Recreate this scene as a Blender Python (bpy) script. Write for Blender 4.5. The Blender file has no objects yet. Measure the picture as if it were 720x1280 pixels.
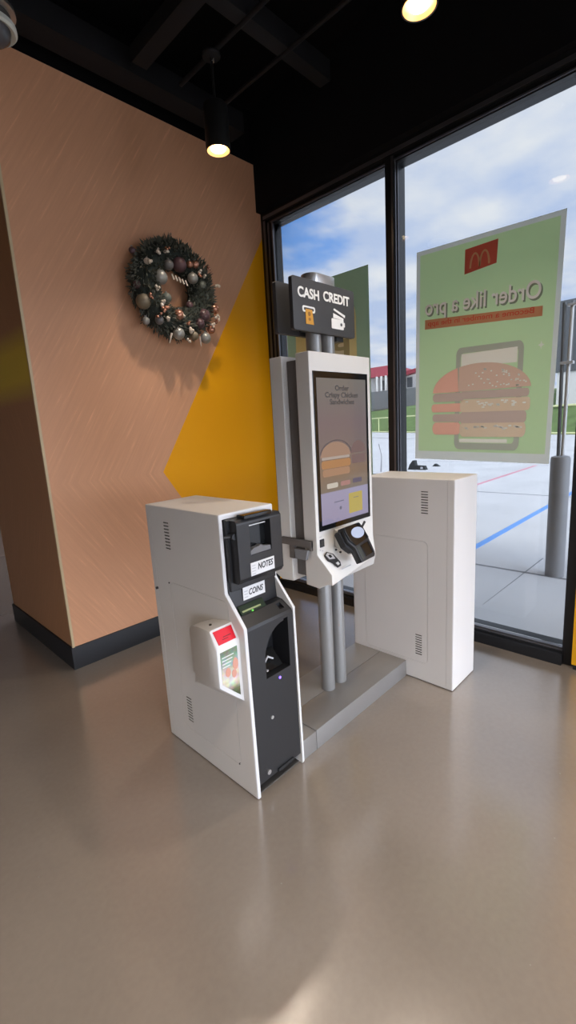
import bpy, bmesh, math, random
from mathutils import Vector, Matrix
random.seed(7)
SC = bpy.context.scene
COL = SC.collection
D = bpy.data
PI = math.pi

# ------------------------------------------------------------------ materials
def new_mat(name):
    m = D.materials.new(name); m.use_nodes = True
    nt = m.node_tree; nt.nodes.clear()
    out = nt.nodes.new('ShaderNodeOutputMaterial')
    return m, nt, out

def N(nt, t, **kw):
    n = nt.nodes.new(t)
    for k, v in kw.items():
        if k in n.inputs.keys(): n.inputs[k].default_value = v
        else: setattr(n, k, v)
    return n

def pbr(name, col, rough=.5, metal=0., spec=.5, noise=0., nscale=30., bump=0., bscale=200., emit=None, estr=0., coat=0.):
    m, nt, out = new_mat(name)
    b = N(nt, 'ShaderNodeBsdfPrincipled')
    b.inputs['Base Color'].default_value = (*col, 1)
    b.inputs['Roughness'].default_value = rough
    b.inputs['Metallic'].default_value = metal
    b.inputs['Specular IOR Level'].default_value = spec
    b.inputs['Coat Weight'].default_value = coat
    tc = N(nt, 'ShaderNodeTexCoord')
    if noise > 0:
        n = N(nt, 'ShaderNodeTexNoise'); n.inputs['Scale'].default_value = nscale; n.inputs['Detail'].default_value = 4
        nt.links.new(tc.outputs['Object'], n.inputs['Vector'])
        mx = N(nt, 'ShaderNodeMix', data_type='RGBA')
        mx.inputs[6].default_value = (*[c*(1-noise) for c in col], 1)
        mx.inputs[7].default_value = (*[min(1, c*(1+noise)) for c in col], 1)
        nt.links.new(n.outputs['Fac'], mx.inputs[0]); nt.links.new(mx.outputs[2], b.inputs['Base Color'])
    if bump > 0:
        n2 = N(nt, 'ShaderNodeTexNoise'); n2.inputs['Scale'].default_value = bscale
        nt.links.new(tc.outputs['Object'], n2.inputs['Vector'])
        bp = N(nt, 'ShaderNodeBump'); bp.inputs['Strength'].default_value = bump; bp.inputs['Distance'].default_value = .002
        nt.links.new(n2.outputs['Fac'], bp.inputs['Height']); nt.links.new(bp.outputs['Normal'], b.inputs['Normal'])
    if emit:
        b.inputs['Emission Color'].default_value = (*emit, 1); b.inputs['Emission Strength'].default_value = estr
    nt.links.new(b.outputs[0], out.inputs[0])
    return m

def s2l(*c):
    return tuple(((x/255)/12.92 if x/255 <= .04045 else ((x/255+.055)/1.055)**2.4) for x in c)

M = {}
M['white'] = pbr('white_powder_coat', (.70, .68, .655), .42, noise=.02, nscale=6, bump=.05, bscale=900)
M['whitetrim'] = pbr('bright_white_trim', (.67, .67, .67), .35)
M['head'] = pbr('head_white', (.70, .68, .64), .38, noise=.015, nscale=5)
M['black'] = pbr('black_plastic', (.013, .0135, .0155), .36, noise=.1, nscale=12, bump=.05, bscale=700)
M['blackgloss'] = pbr('black_gloss', (.008, .009, .01), .12)
M['gap'] = pbr('dark_gap', (.05, .045, .04), .7)
M['core'] = pbr('bronze_grey_frame', (.13, .115, .105), .5, noise=.05)
M['steel'] = pbr('grey_powder_steel', (.27, .27, .265), .36, metal=.35, noise=.04, nscale=8)
M['basem'] = pbr('grey_plinth', (.235, .228, .22), .32, metal=.25, noise=.04, nscale=5, bump=.03, bscale=500)
M['silver'] = pbr('silver', (.6, .6, .6), .3, metal=.9)
M['sign'] = pbr('charcoal_sign', (.042, .042, .045), .5, noise=.05)
M['signtxt'] = pbr('sign_white', (.85, .85, .82), .5)
M['amber'] = pbr('amber_print', (.62, .30, .03), .5)
M['label'] = pbr('white_label', (.68, .68, .68), .5)
M['ink'] = pbr('ink', (.02, .02, .022), .6)
M['greytxt'] = pbr('grey_ink', (.45, .45, .47), .6)
M['red'] = pbr('red_card', (.62, .005, .02), .35)
M['frame'] = pbr('dark_bronze_frame', (.016, .017, .02), .38, metal=.3, noise=.08)
M['framehi'] = pbr('frame_glazing_bead', (.20, .20, .22), .3, metal=.8)
M['basebd'] = pbr('black_base', (.014, .015, .018), .5, bump=.03)
M['blackceil'] = pbr('black_ceiling_paint', (.0025, .0025, .0032), .9, spec=.15, noise=.15, nscale=2)
M['duct'] = pbr('black_duct', (.0075, .0075, .009), .75, spec=.3, noise=.1, nscale=4)
M['soffit'] = pbr('black_soffit', (.0045, .0045, .006), .8, spec=.2, noise=.12, nscale=3)
M['lampbody'] = pbr('lamp_black', (.006, .006, .006), .5)
M['lampglow'] = pbr('lamp_glow', (.9, .7, .4), .4, emit=(1., .74, .38), estr=5.0)
M['lampring'] = pbr('lamp_reflector', (.9, .55, .25), .3, metal=.6, emit=(1., .5, .18), estr=.75)
M['edge'] = pbr('pale_ply_edge', (.62, .48, .28), .5, noise=.1, nscale=20)
M['yellowwall'] = pbr('yellow_laminate', (.80, .40, .004), .4, noise=.02, nscale=5)
M['grass'] = pbr('grass', (.13, .20, .06), .9, noise=.5, nscale=1.2)
M['yellowrail'] = pbr('pale_yellow_rail', (.75, .78, .40), .5)
M['greyfence'] = pbr('grey_block_wall', (.16, .16, .165), .8, noise=.1, nscale=1)
M['palebld'] = pbr('pale_stucco', (.62, .60, .57), .8, noise=.04, nscale=1)
M['darkclad'] = pbr('dark_cladding', (.09, .095, .10), .6, noise=.1, nscale=2)
M['redroof'] = pbr('red_roof', (.28, .035, .05), .6, noise=.1, nscale=2)
M['bollard'] = pbr('grey_bollard', (.22, .22, .225), .5, noise=.08, nscale=8)
M['postw'] = pbr('galvanised_post', (.50, .50, .50), .45, metal=.3)
M['bluepaint'] = pbr('blue_paint', (.13, .32, .72), .6, noise=.15, nscale=30)
M['redpaint'] = pbr('red_paint', (.62, .26, .32), .6, noise=.2, nscale=20)
M['rubber'] = pbr('rubber', (.012, .015, .016), .7)

# wood wall: chevron brushed veneer + yellow diamond, laid out in the wall's own coordinates
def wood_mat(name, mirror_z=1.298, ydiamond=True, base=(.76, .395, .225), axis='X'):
    m, nt, out = new_mat(name); L = nt.links.new
    b = N(nt, 'ShaderNodeBsdfPrincipled'); b.inputs['Roughness'].default_value = .5
    b.inputs['Specular IOR Level'].default_value = .25
    tc = N(nt, 'ShaderNodeTexCoord'); sp = N(nt, 'ShaderNodeSeparateXYZ'); L(tc.outputs['Object'], sp.inputs[0])
    def math_(op, a, bb=None, c=None):
        n = N(nt, 'ShaderNodeMath', operation=op)
        for i, v in enumerate((a, bb, c)):
            if v is None: continue
            if isinstance(v, (int, float)): n.inputs[i].default_value = v
            else: L(v, n.inputs[i])
        return n.outputs[0]
    H = sp.outputs[axis]
    dz = math_('ABSOLUTE', math_('SUBTRACT', sp.outputs['Z'], mirror_z))
    th = math.radians(57.7); c, s = math.cos(th), math.sin(th)
    along = math_('ADD', math_('MULTIPLY', H, c), math_('MULTIPLY', dz, s))
    across = math_('SUBTRACT', math_('MULTIPLY', H, s), math_('MULTIPLY', dz, c))
    cb = N(nt, 'ShaderNodeCombineXYZ'); L(math_('MULTIPLY', along, 2.2), cb.inputs[0]); L(math_('MULTIPLY', across, 55), cb.inputs[1])
    n1 = N(nt, 'ShaderNodeTexNoise'); n1.inputs['Scale'].default_value = 1.; n1.inputs['Detail'].default_value = 5; n1.inputs['Roughness'].default_value = .6
    L(cb.outputs[0], n1.inputs['Vector'])
    cr = N(nt, 'ShaderNodeValToRGB'); e = cr.color_ramp.elements
    e[0].position = .35; e[0].color = (*[x*.94 for x in base], 1)
    e[1].position = .74; e[1].color = (*[min(1, x*1.22+.01) for x in base], 1)
    e2 = cr.color_ramp.elements.new(.60); e2.color = (*base, 1)
    L(n1.outputs['Fac'], cr.inputs[0])
    # broad tone
    n2 = N(nt, 'ShaderNodeTexNoise'); n2.inputs['Scale'].default_value = 1.3; L(tc.outputs['Object'], n2.inputs['Vector'])
    mx = N(nt, 'ShaderNodeMix', data_type='RGBA', blend_type='MULTIPLY'); mx.inputs[0].default_value = .35
    cr2 = N(nt, 'ShaderNodeValToRGB'); cr2.color_ramp.elements[0].color = (.75, .75, .72, 1); cr2.color_ramp.elements[1].color = (1, 1, 1, 1)
    L(n2.outputs['Fac'], cr2.inputs[0]); L(cr.outputs[0], mx.inputs[6]); L(cr2.outputs[0], mx.inputs[7])
    colout = mx.outputs[2]
    if ydiamond:
        # x > -0.489 + |dz| / tan(57.7)
        k = 1/math.tan(th)
        edge = math_('SUBTRACT', H, math_('MULTIPLY_ADD', dz, k, -.489))
        mask = math_('GREATER_THAN', edge, 0)
        my = N(nt, 'ShaderNodeMix', data_type='RGBA'); L(mask, my.inputs[0]); L(colout, my.inputs[6])
        my.inputs[7].default_value = (.93, .41, .0015, 1); colout = my.outputs[2]
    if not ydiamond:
        tri = math_('SUBTRACT', 1.0, math_('DIVIDE', math_('ABSOLUTE', math_('SUBTRACT', sp.outputs['Z'], 2.08)), .24))  # soft gold glow of reflected light, painted into the wood colour
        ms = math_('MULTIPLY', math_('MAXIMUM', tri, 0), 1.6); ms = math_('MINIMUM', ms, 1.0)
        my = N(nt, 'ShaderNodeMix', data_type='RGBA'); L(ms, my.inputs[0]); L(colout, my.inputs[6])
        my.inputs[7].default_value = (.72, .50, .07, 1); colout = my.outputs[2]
    L(colout, b.inputs['Base Color'])
    bp = N(nt, 'ShaderNodeBump'); bp.inputs['Strength'].default_value = .15; bp.inputs['Distance'].default_value = .002
    L(n1.outputs['Fac'], bp.inputs['Height']); L(bp.outputs[0], b.inputs['Normal'])
    L(b.outputs[0], out.inputs[0])
    return m
M['wood'] = wood_mat('chevron_wood_wall')
M['woodside'] = wood_mat('wood_return', ydiamond=False, base=(.46, .23, .115), axis='Y')  # same wood as the back wall, its weaker light painted as a darker base

def floor_mat():
    m, nt, out = new_mat('polished_concrete'); L = nt.links.new
    b = N(nt, 'ShaderNodeBsdfPrincipled'); b.inputs['Specular IOR Level'].default_value = .55; b.inputs['Coat Weight'].default_value = 1.; b.inputs['Coat Roughness'].default_value = .17; b.inputs['Coat IOR'].default_value = 1.9
    tc = N(nt, 'ShaderNodeTexCoord')
    n1 = N(nt, 'ShaderNodeTexNoise'); n1.inputs['Scale'].default_value = 1.1; n1.inputs['Detail'].default_value = 3; L(tc.outputs['Object'], n1.inputs['Vector'])
    n2 = N(nt, 'ShaderNodeTexNoise'); n2.inputs['Scale'].default_value = 45; n2.inputs['Detail'].default_value = 3; L(tc.outputs['Object'], n2.inputs['Vector'])
    a = N(nt, 'ShaderNodeMath', operation='MULTIPLY_ADD'); L(n2.outputs['Fac'], a.inputs[0]); a.inputs[1].default_value = .25; 
    a2 = N(nt, 'ShaderNodeMath', operation='MULTIPLY'); L(n1.outputs['Fac'], a2.inputs[0]); a2.inputs[1].default_value = .75; L(a2.outputs[0], a.inputs[2])
    cr = N(nt, 'ShaderNodeValToRGB'); cr.color_ramp.elements[0].position = .15; cr.color_ramp.elements[1].position = .85
    cr.color_ramp.elements[0].color = (.180, .153, .129, 1); cr.color_ramp.elements[1].color = (.275, .240, .206, 1)
    L(a.outputs[0], cr.inputs[0])
    # tiny pale aggregate specks
    v = N(nt, 'ShaderNodeTexVoronoi'); v.inputs['Scale'].default_value = 7; L(tc.outputs['Object'], v.inputs['Vector'])
    lt = N(nt, 'ShaderNodeMath', operation='LESS_THAN'); L(v.outputs['Distance'], lt.inputs[0]); lt.inputs[1].default_value = .022
    mx = N(nt, 'ShaderNodeMix', data_type='RGBA'); L(lt.outputs[0], mx.inputs[0]); L(cr.outputs[0], mx.inputs[6]); mx.inputs[7].default_value = (.27, .26, .24, 1)
    L(mx.outputs[2], b.inputs['Base Color'])
    r = N(nt, 'ShaderNodeMapRange'); r.inputs['To Min'].default_value = .27; r.inputs['To Max'].default_value = .28
    b.inputs['Roughness'].default_value = .27
    bp = N(nt, 'ShaderNodeBump'); bp.inputs['Strength'].default_value = .06; bp.inputs['Distance'].default_value = .004
    n3 = N(nt, 'ShaderNodeTexNoise'); n3.inputs['Scale'].default_value = 9; L(tc.outputs['Object'], n3.inputs['Vector'])
    L(n3.outputs['Fac'], bp.inputs['Height'])
    L(b.outputs[0], out.inputs[0]); return m
M['floor'] = floor_mat()

def pave_mat():
    m, nt, out = new_mat('outdoor_concrete'); L = nt.links.new
    b = N(nt, 'ShaderNodeBsdfPrincipled'); b.inputs['Roughness'].default_value = .85
    tc = N(nt, 'ShaderNodeTexCoord'); sp = N(nt, 'ShaderNodeSeparateXYZ'); L(tc.outputs['Object'], sp.inputs[0])
    n1 = N(nt, 'ShaderNodeTexNoise'); n1.inputs['Scale'].default_value = .8; n1.inputs['Detail'].default_value = 7; L(tc.outputs['Object'], n1.inputs['Vector'])
    cr = N(nt, 'ShaderNodeValToRGB'); cr.color_ramp.elements[0].position = .3; cr.color_ramp.elements[1].position = .7
    cr.color_ramp.elements[0].color = (.52, .52, .525, 1); cr.color_ramp.elements[1].color = (.61, .61, .61, 1)
    L(n1.outputs['Fac'], cr.inputs[0])
    L(cr.outputs[0], b.inputs['Base Color']); L(b.outputs[0], out.inputs[0]); return m
M['pave'] = pave_mat()
M['joint'] = pbr('joint', (.22, .22, .23), .9)

def glass_mat():
    m, nt, out = new_mat('window_glass'); L = nt.links.new
    t = N(nt, 'ShaderNodeBsdfTransparent'); t.inputs[0].default_value = (.68, .695, .705, 1)
    g = N(nt, 'ShaderNodeBsdfGlossy'); g.inputs['Roughness'].default_value = .01; g.inputs['Color'].default_value = (.9, .9, .9, 1)
    f = N(nt, 'ShaderNodeFresnel'); f.inputs[0].default_value = 1.35
    mx = N(nt, 'ShaderNodeMixShader'); L(f.outputs[0], mx.inputs[0]); L(t.outputs[0], mx.inputs[1]); L(g.outputs[0], mx.inputs[2])
    L(mx.outputs[0], out.inputs[0]); return m
M['glass'] = glass_mat()

def film(name, col, trans=.6):
    m, nt, out = new_mat(name); L = nt.links.new
    d = N(nt, 'ShaderNodeBsdfDiffuse'); d.inputs[0].default_value = (*col, 1)
    t = N(nt, 'ShaderNodeBsdfTranslucent'); t.inputs[0].default_value = (*col, 1)
    mx = N(nt, 'ShaderNodeMixShader'); mx.inputs[0].default_value = trans
    L(d.outputs[0], mx.inputs[1]); L(t.outputs[0], mx.inputs[2]); L(mx.outputs[0], out.inputs[0]); return m

# ------------------------------------------------------------------ mesh helpers
def link(name, me, mat=None, parent=None):
    o = D.objects.new(name, me); COL.objects.link(o)
    if mat is not None and me is not None:
        for mm in (mat if isinstance(mat, (list, tuple)) else [mat]): me.materials.append(mm)
    if parent is not None: o.parent = parent
    return o

def obj(name, bm, mat, parent=None, bevel=0, seg=2, smooth=False, loc=None):
    bmesh.ops.recalc_face_normals(bm, faces=bm.faces)
    if bevel > 0:
        es = [e for e in bm.edges if len(e.link_faces) == 2 and e.calc_face_angle(0) > .6]
        bmesh.ops.bevel(bm, geom=es, offset=bevel, segments=seg, profile=.7, affect='EDGES', clamp_overlap=True)
    if smooth:
        for f in bm.faces: f.smooth = True
        for e in bm.edges:
            if len(e.link_faces) == 2 and e.calc_face_angle(0) > .7: e.smooth = False
    me = D.meshes.new(name); bm.to_mesh(me); bm.free()
    o = link(name, me, mat, parent)
    if loc: o.location = loc
    return o

def bx(bm, x0, x1, y0, y1, z0, z1, mi=0):
    r = bmesh.ops.create_cube(bm, size=1)
    for v in r['verts']:
        v.co = Vector(((x0+x1)/2 + v.co.x*(x1-x0), (y0+y1)/2 + v.co.y*(y1-y0), (z0+z1)/2 + v.co.z*(z1-z0)))
    for v in r['verts']:
        for f in v.link_faces: f.material_index = mi
    return r['verts']

def box(name, x0, x1, y0, y1, z0, z1, mat, parent=None, bevel=0, seg=2):
    bm = bmesh.new(); bx(bm, x0, x1, y0, y1, z0, z1)
    return obj(name, bm, mat, parent, bevel, seg, smooth=bevel > 0)

def prism(bm, pts, a0, a1, axis='x', mi=0):
    """pts in the plane perpendicular to axis; x:(y,z) y:(x,z) z:(x,y)"""
    def mk(p, a):
        return {'x': (a, p[0], p[1]), 'y': (p[0], a, p[1]), 'z': (p[0], p[1], a)}[axis]
    v0 = [bm.verts.new(mk(p, a0)) for p in pts]; v1 = [bm.verts.new(mk(p, a1)) for p in pts]
    fs = [bm.faces.new(v0), bm.faces.new(v1[::-1])]
    n = len(pts)
    for i in range(n): fs.append(bm.faces.new((v0[i], v1[i], v1[(i+1) % n], v0[(i+1) % n])))
    for f in fs: f.material_index = mi
    return fs

def cyl(bm, p0, p1, r0, r1=None, seg=24, caps=True, mi=0):
    if r1 is None: r1 = r0
    p0 = Vector(p0); p1 = Vector(p1); d = p1-p0
    q = d.to_track_quat('Z', 'Y').to_matrix().to_4x4()
    r = bmesh.ops.create_cone(bm, cap_ends=caps, segments=seg, radius1=r0, radius2=r1, depth=d.length,
                              matrix=Matrix.Translation((p0+p1)/2) @ q)
    for v in r['verts']:
        for f in v.link_faces: f.material_index = mi

def lathe(bm, prof, c=(0, 0, 0), seg=32, mi=0):
    rings = []
    for r, z in prof:
        if r < 1e-6: rings.append([bm.verts.new((c[0], c[1], c[2]+z))]); continue
        rings.append([bm.verts.new((c[0]+r*math.cos(2*PI*i/seg), c[1]+r*math.sin(2*PI*i/seg), c[2]+z)) for i in range(seg)])
    for a, b in zip(rings, rings[1:]):
        for i in range(seg):
            j = (i+1) % seg
            if len(a) == 1 and len(b) == 1: continue
            if len(a) == 1: f = bm.faces.new((a[0], b[i], b[j]))
            elif len(b) == 1: f = bm.faces.new((a[i], b[0], a[j]))
            else: f = bm.faces.new((a[i], b[i], b[j], a[j]))
            f.material_index = mi

def rrect(x0, x1, z0, z1, r, n=5):
    pts = []
    for cx, cz, a in ((x1-r, z1-r, 0), (x0+r, z1-r, 90), (x0+r, z0+r, 180), (x1-r, z0+r, 270)):
        for i in range(n+1):
            t = math.radians(a+90*i/n); pts.append((cx+r*math.cos(t), cz+r*math.sin(t)))
    return pts

def ellipse(cx, cz, rx, rz, n=28, a0=0, a1=360):
    return [(cx+rx*math.cos(math.radians(a0+(a1-a0)*i/n)), cz+rz*math.sin(math.radians(a0+(a1-a0)*i/n))) for i in range(n+(0 if a1-a0 == 360 else 1))]

def cut(o, bm):
    """subtract the closed mesh bm from o, applied at once"""
    bmesh.ops.recalc_face_normals(bm, faces=bm.faces)
    me = D.meshes.new('cut'); bm.to_mesh(me); bm.free()
    c = D.objects.new('cut', me); COL.objects.link(c); c.parent = o.parent
    md = o.modifiers.new('b', 'BOOLEAN'); md.operation = 'DIFFERENCE'; md.object = c; md.solver = 'EXACT'
    bpy.context.view_layer.update()
    dg = bpy.context.evaluated_depsgraph_get()
    nm = D.meshes.new_from_object(o.evaluated_get(dg))
    o.modifiers.clear(); o.data = nm
    b = bmesh.new(); b.from_mesh(nm)
    for e in b.edges: e.smooth = not (len(e.link_faces) == 2 and e.calc_face_angle(0) > .35)
    for f in b.faces:
        if f.calc_area() > .004: f.smooth = False
    b.to_mesh(nm); b.free()
    D.objects.remove(c); D.meshes.remove(me)
    return o

def text(name, s, x0, x1, z0, z1, place, mat, parent, bold=0., depth=.0015, shear=0., space=1.):
    """text mesh squeezed into the rectangle; place(u, w, d) -> world point (d = depth towards the reader)"""
    cu = D.curves.new('t', 'FONT'); cu.body = s; cu.size = 1; cu.extrude = .5; cu.offset = bold; cu.shear = shear
    cu.space_character = space; cu.align_x = 'CENTER'; cu.space_line = .95
    t = D.objects.new('t', cu); COL.objects.link(t)
    bpy.context.view_layer.update()
    dg = bpy.context.evaluated_depsgraph_get()
    me = D.meshes.new_from_object(t.evaluated_get(dg)); D.objects.remove(t)
    xs = [v.co.x for v in me.vertices]; ys = [v.co.y for v in me.vertices]
    a, b, c, d = min(xs), max(xs), min(ys), max(ys)
    for v in me.vertices:
        u = x0+(v.co.x-a)/(b-a)*(x1-x0); w = z0+(v.co.y-c)/(d-c)*(z1-z0)
        v.co = place(u, w, (v.co.z+.5)*depth)
    me.name = name; me.materials.clear()
    return link(name, me, mat, parent)

def empty(name, loc, label=None, cat=None, group=None):
    o = D.objects.new(name, None); COL.objects.link(o); o.location = loc; o.empty_display_size = .1
    if label: tag(o, label, cat, group)
    return o
def tag(o, label, cat, group=None):
    o['label'] = label; o['category'] = cat
    if group: o['group'] = group
    return o
def struct(o): o['kind'] = 'structure'; return o
def rebase(root):
    """children were modelled in world coordinates: keep them there under an Empty that sits at its base"""
    inv = Matrix.Translation(-root.location)
    for c in root.children: c.location = c.location - root.location
def copy_tree(o, parent=None):
    c = o.copy(); COL.objects.link(c)
    if parent is not None: c.parent = parent
    for ch in list(o.children): copy_tree(ch, c)
    return c

# ------------------------------------------------------------------ the room
CZ = 4.25      # ceiling deck
WZ = 3.825     # top of the wood wall
box_ = box
struct(box('floor', -6.2, .76, -7.0, 6.2, -.045, 0, M['floor']))
struct(box('ceiling', -6.2, 1.05, -6.5, 6.2, CZ, CZ+.15, M['blackceil']))
struct(box('wall_back', -1.336, .80, 1.832, 3.19, 0, WZ, M['wood']))
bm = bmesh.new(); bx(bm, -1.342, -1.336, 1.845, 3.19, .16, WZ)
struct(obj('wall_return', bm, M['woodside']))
struct(box('wall_upper', -1.4, .80, 1.85, 3.2, WZ+.002, CZ, M['blackceil']))
struct(box('trim_1', -1.346, -1.330, 1.822, 1.838, .162, WZ, M['edge']))
struct(box('baseboard_back', -1.345, .70, 1.818, 1.832, 0, .162, M['basebd'], bevel=.002))
struct(box('baseboard_left', -1.356, -1.342, 1.818, 3.19, 0, .162, M['basebd'], bevel=.002))
M['hall'] = pbr('hall_wall', (.16, .11, .085), .6, noise=.1, nscale=2)
struct(box('wall_far', -6.2, 1.0, 6.0, 6.2, 0, CZ, M['hall']))
M['sidewall'] = pbr('side_wall', (.55, .45, .36), .6, noise=.05, nscale=2)
struct(box('wall_left', -6.2, -6.0, -6.5, 6.0, 0, CZ, M['sidewall']))

struct(box('wall_added_header', -6.2, .69, -6.7, -6.5, 2.3, CZ, M['blackceil']))  # unseen header, added to keep daylight off the upper wood wall
# window wall -------------------------------------------------------------
struct(box('wall_soffit', .694, 1.0, -7.0, 1.832, 3.45, CZ, M['soffit']))
FX = .745
def bar(name, x0, x1, y0, y1, z0, z1, mat=None): return struct(box(name, x0, x1, y0, y1, z0, z1, mat or M['frame'], bevel=.003))
bar('trim_2', FX, .90, -.75, 1.832, 3.385, 3.45)                     # head
bm = bmesh.new(); bx(bm, FX+.02, .88, -.745, 1.75, 3.345, 3.385)
struct(obj('trim_3', bm, M['frame'], bevel=.002))
bm = bmesh.new(); bx(bm, FX+.006, FX+.02, -.70, 1.72, 3.352, 3.362); bx(bm, FX-.006, FX, -.75, 1.80, 3.395, 3.42)
struct(obj('trim_4', bm, M['framehi']))
bar('trim_5', FX, .90, 1.77, 1.832, .06, 3.385)                       # left jamb
bar('trim_6', FX+.015, .88, 1.715, 1.77, .10, 3.37)
bm = bmesh.new(); bx(bm, FX+.004, FX+.016, 1.745, 1.757, .10, 3.36); bx(bm, FX+.012, FX+.03, 1.704, 1.716, .10, 3.35); bx(bm, FX-.004, FX, 1.778, 1.80, .10, 3.38)
struct(obj('trim_7', bm, M['framehi']))
bar('trim_8', FX, .90, .493, .562, .09, 3.385)                        # mullion
bm = bmesh.new(); bx(bm, FX+.012, FX+.024, .487, .493, .10, 3.36); bx(bm, FX-.003, FX, .497, .512, .10, 3.38); bx(bm, FX+.034, FX+.044, .480, .493, .10, 3.36)
struct(obj('trim_9', bm, M['framehi']))
bar('trim_10', FX-.01, .90, -.752, -.694, 0, 3.45)                    # right jamb
bar('trim_11', .70, .92, -.70, 1.832, 0, .075)                        # sill curb
bar('trim_12', FX-.02, .90, -.70, 1.77, .075, .088)
bm = bmesh.new(); bx(bm, FX-.012, FX+.03, -.694, 1.72, .088, .094); bx(bm, FX+.005, FX+.035, -.694, 1.72, .097, .103)
struct(obj('trim_13', bm, M['framehi']))
for i, (a, b) in enumerate(((.562, 1.715), (-.694, .493))):
    struct(box('window_%d' % (i+1), .802, .806, a, b, .095, 3.36, M['glass']))
# yellow wall end right of the window
struct(box('wall_right', .69, .95, -1.75, -.757, .034, 3.45, M['yellowwall'], bevel=.006))
struct(box('baseboard_right', .70, .94, -1.74, -.765, 0, .034, M['basebd']))

# ceiling services ----------------------------------------------------------
tag(box('ceiling_duct', -2.4, .44, .775, .865, 3.83, 3.95, M['duct'], bevel=.004), 'long black rectangular duct ending in mid ceiling, nearest the camera', 'duct')
tag(box('ceiling_beam', -.60, -.50, -3.0, 1.50, 3.84, 3.93, M['duct'], bevel=.004), 'black beam crossing the ceiling toward the wood wall, left of the pendant lamps', 'beam')
tag(box('ceiling_beam', -2.6, .40, 1.60, 1.76, 3.86, 4.0, M['duct'], bevel=.004), 'black beam running along the top of the wood wall', 'beam')
bm = bmesh.new(); cyl(bm, (-.283, -3, 3.83), (-.283, 1.45, 3.83), .014, seg=12)
tag(obj('ceiling_pipe', bm, M['duct'], smooth=True), 'thin black pipe on the ceiling carrying the lit pendant lamps', 'pipe')
bm = bmesh.new(); cyl(bm, (.046, -3, 3.83), (.046, 1.5, 3.83), .013, seg=12)
tag(obj('ceiling_pipe', bm, M['duct'], smooth=True), 'thin black pipe on the ceiling nearest the window, right of the lamps', 'pipe')
bm = bmesh.new(); 
for y in (-2.4, .2):
    bx(bm, -3.5, .69, y-.03, y+.03, 4.12, 4.25)
for i in range(5): bx(bm, -3.5, .69, 1.05+i*.001, 1.052+i*.001, 4.2, 4.25)
struct(obj('trim_14', bm, M['blackceil']))

def make_pendant():
    r = empty('pendant_lamp', (0, 0, 0))
    bm = bmesh.new(); lathe(bm, [(0, .52), (.052, .52), (.056, .508), (.05, .50), (.012, .495), (.009, .48), (0, .48)])
    obj('ceiling_plate', bm, M['duct'], r, smooth=True)
    bm = bmesh.new(); cyl(bm, (.004, 0, .478), (.004, 0, .496), .011, seg=12)
    obj('screw_cap', bm, M['silver'], r, smooth=True)
    bm = bmesh.new(); cyl(bm, (0, 0, .22), (0, 0, .50), .008, seg=10)
    obj('stem', bm, M['lampbody'], r, smooth=True)
    bm = bmesh.new(); lathe(bm, [(0, .25), (.068, .25), (.074, .24), (.076, 0), (.070, -.001), (.068, .004), (.060, .045), (0, .05)], seg=40)
    obj('housing', bm, M['lampbody'], r, smooth=True)
    bm = bmesh.new(); lathe(bm, [(.069, .001), (.056, .018), (.045, .032), (0, .034)], seg=40)
    obj('reflector', bm, M['lampring'], r, smooth=True)
    bm = bmesh.new(); lathe(bm, [(0, .004), (.040, .004), (.046, .010), (.046, .026), (0, .028)], seg=40)
    obj('bulb', bm, M['lampglow'], r, smooth=True)
    return r
pend = make_pendant()
def lamp_light(x, y, z, e, col=(1, .85, .70), size=1.9):
    l = D.lights.new('lamp_light', 'SPOT'); l.energy = e; l.color = col; l.spot_size = size; l.spot_blend = .9; l.shadow_soft_size = .05
    o = D.objects.new('lamp_light', l); COL.objects.link(o); o.location = (x, y, z-.012); return o
spots = [(-.295, 1.104, 3.30, 'lit black cylinder pendant lamp in the corner by the wood wall', 36),
         (-.272, -.245, 3.30, 'lit black cylinder pendant lamp at the top edge, nearest the camera', 45),
         (-.283, -1.60, 3.30, None, 30), (-.283, -2.95, 3.30, None, 50), (-.283, -4.3, 3.30, None, 70),
         (-2.0, -1.60, 3.30, None, 115), (-2.0, -2.95, 3.30, None, 80), (-3.7, .2, 3.30, None, 95), (-3.7, -1.6, 3.30, None, 20), (-2.0, -4.3, 3.30, None, 60)]  # entries without a label are unseen lamps added to brighten the room
for i, (x, y, z, lab, e) in enumerate(spots):
    o = pend if i == 0 else copy_tree(pend)
    o.location = (x, y, z); o['category'] = 'lamp'; o['group'] = 'cylinder pendant lamps'
    o['label'] = lab or 'unseen black cylinder pendant lamp added behind the camera for fill light'
    lamp_light(x, y, z, e*1.05)

# ceiling speaker / sensor at top left
r = empty('ceiling_fixture', (-1.445, 1.302, 3.515), 'round silver ringed ceiling fixture in the top left corner of the photo', 'ceiling fixture')
bm = bmesh.new(); lathe(bm, [(0, .33), (.03, .33), (.03, .09), (.05, .085), (0, .08)], seg=32); obj('stem', bm, M['duct'], r, smooth=True)
bm = bmesh.new(); lathe(bm, [(0, .085), (.085, .085), (.105, .07), (.108, .05), (.09, .04), (0, .04)], seg=40); obj('upper_ring', bm, M['silver'], r, smooth=True)
bm = bmesh.new(); lathe(bm, [(0, .04), (.085, .04), (.085, .0), (0, .0)], seg=40); obj('collar', bm, M['gap'], r, smooth=True)
bm = bmesh.new(); lathe(bm, [(.078, .0), (.102, .0), (.104, -.02), (.095, -.03), (.078, -.022), (.078, 0)], seg=40); obj('lower_ring', bm, pbr('cream_ring', (.62, .64, .58), .4), r, smooth=True)
bm = bmesh.new(); lathe(bm, [(0, -.02), (.076, -.02), (.07, -.05), (.04, -.075), (0, -.082)], seg=40); obj('dome', bm, pbr('smoked_dome', (.08, .08, .09), .2), r, smooth=True)

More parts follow.
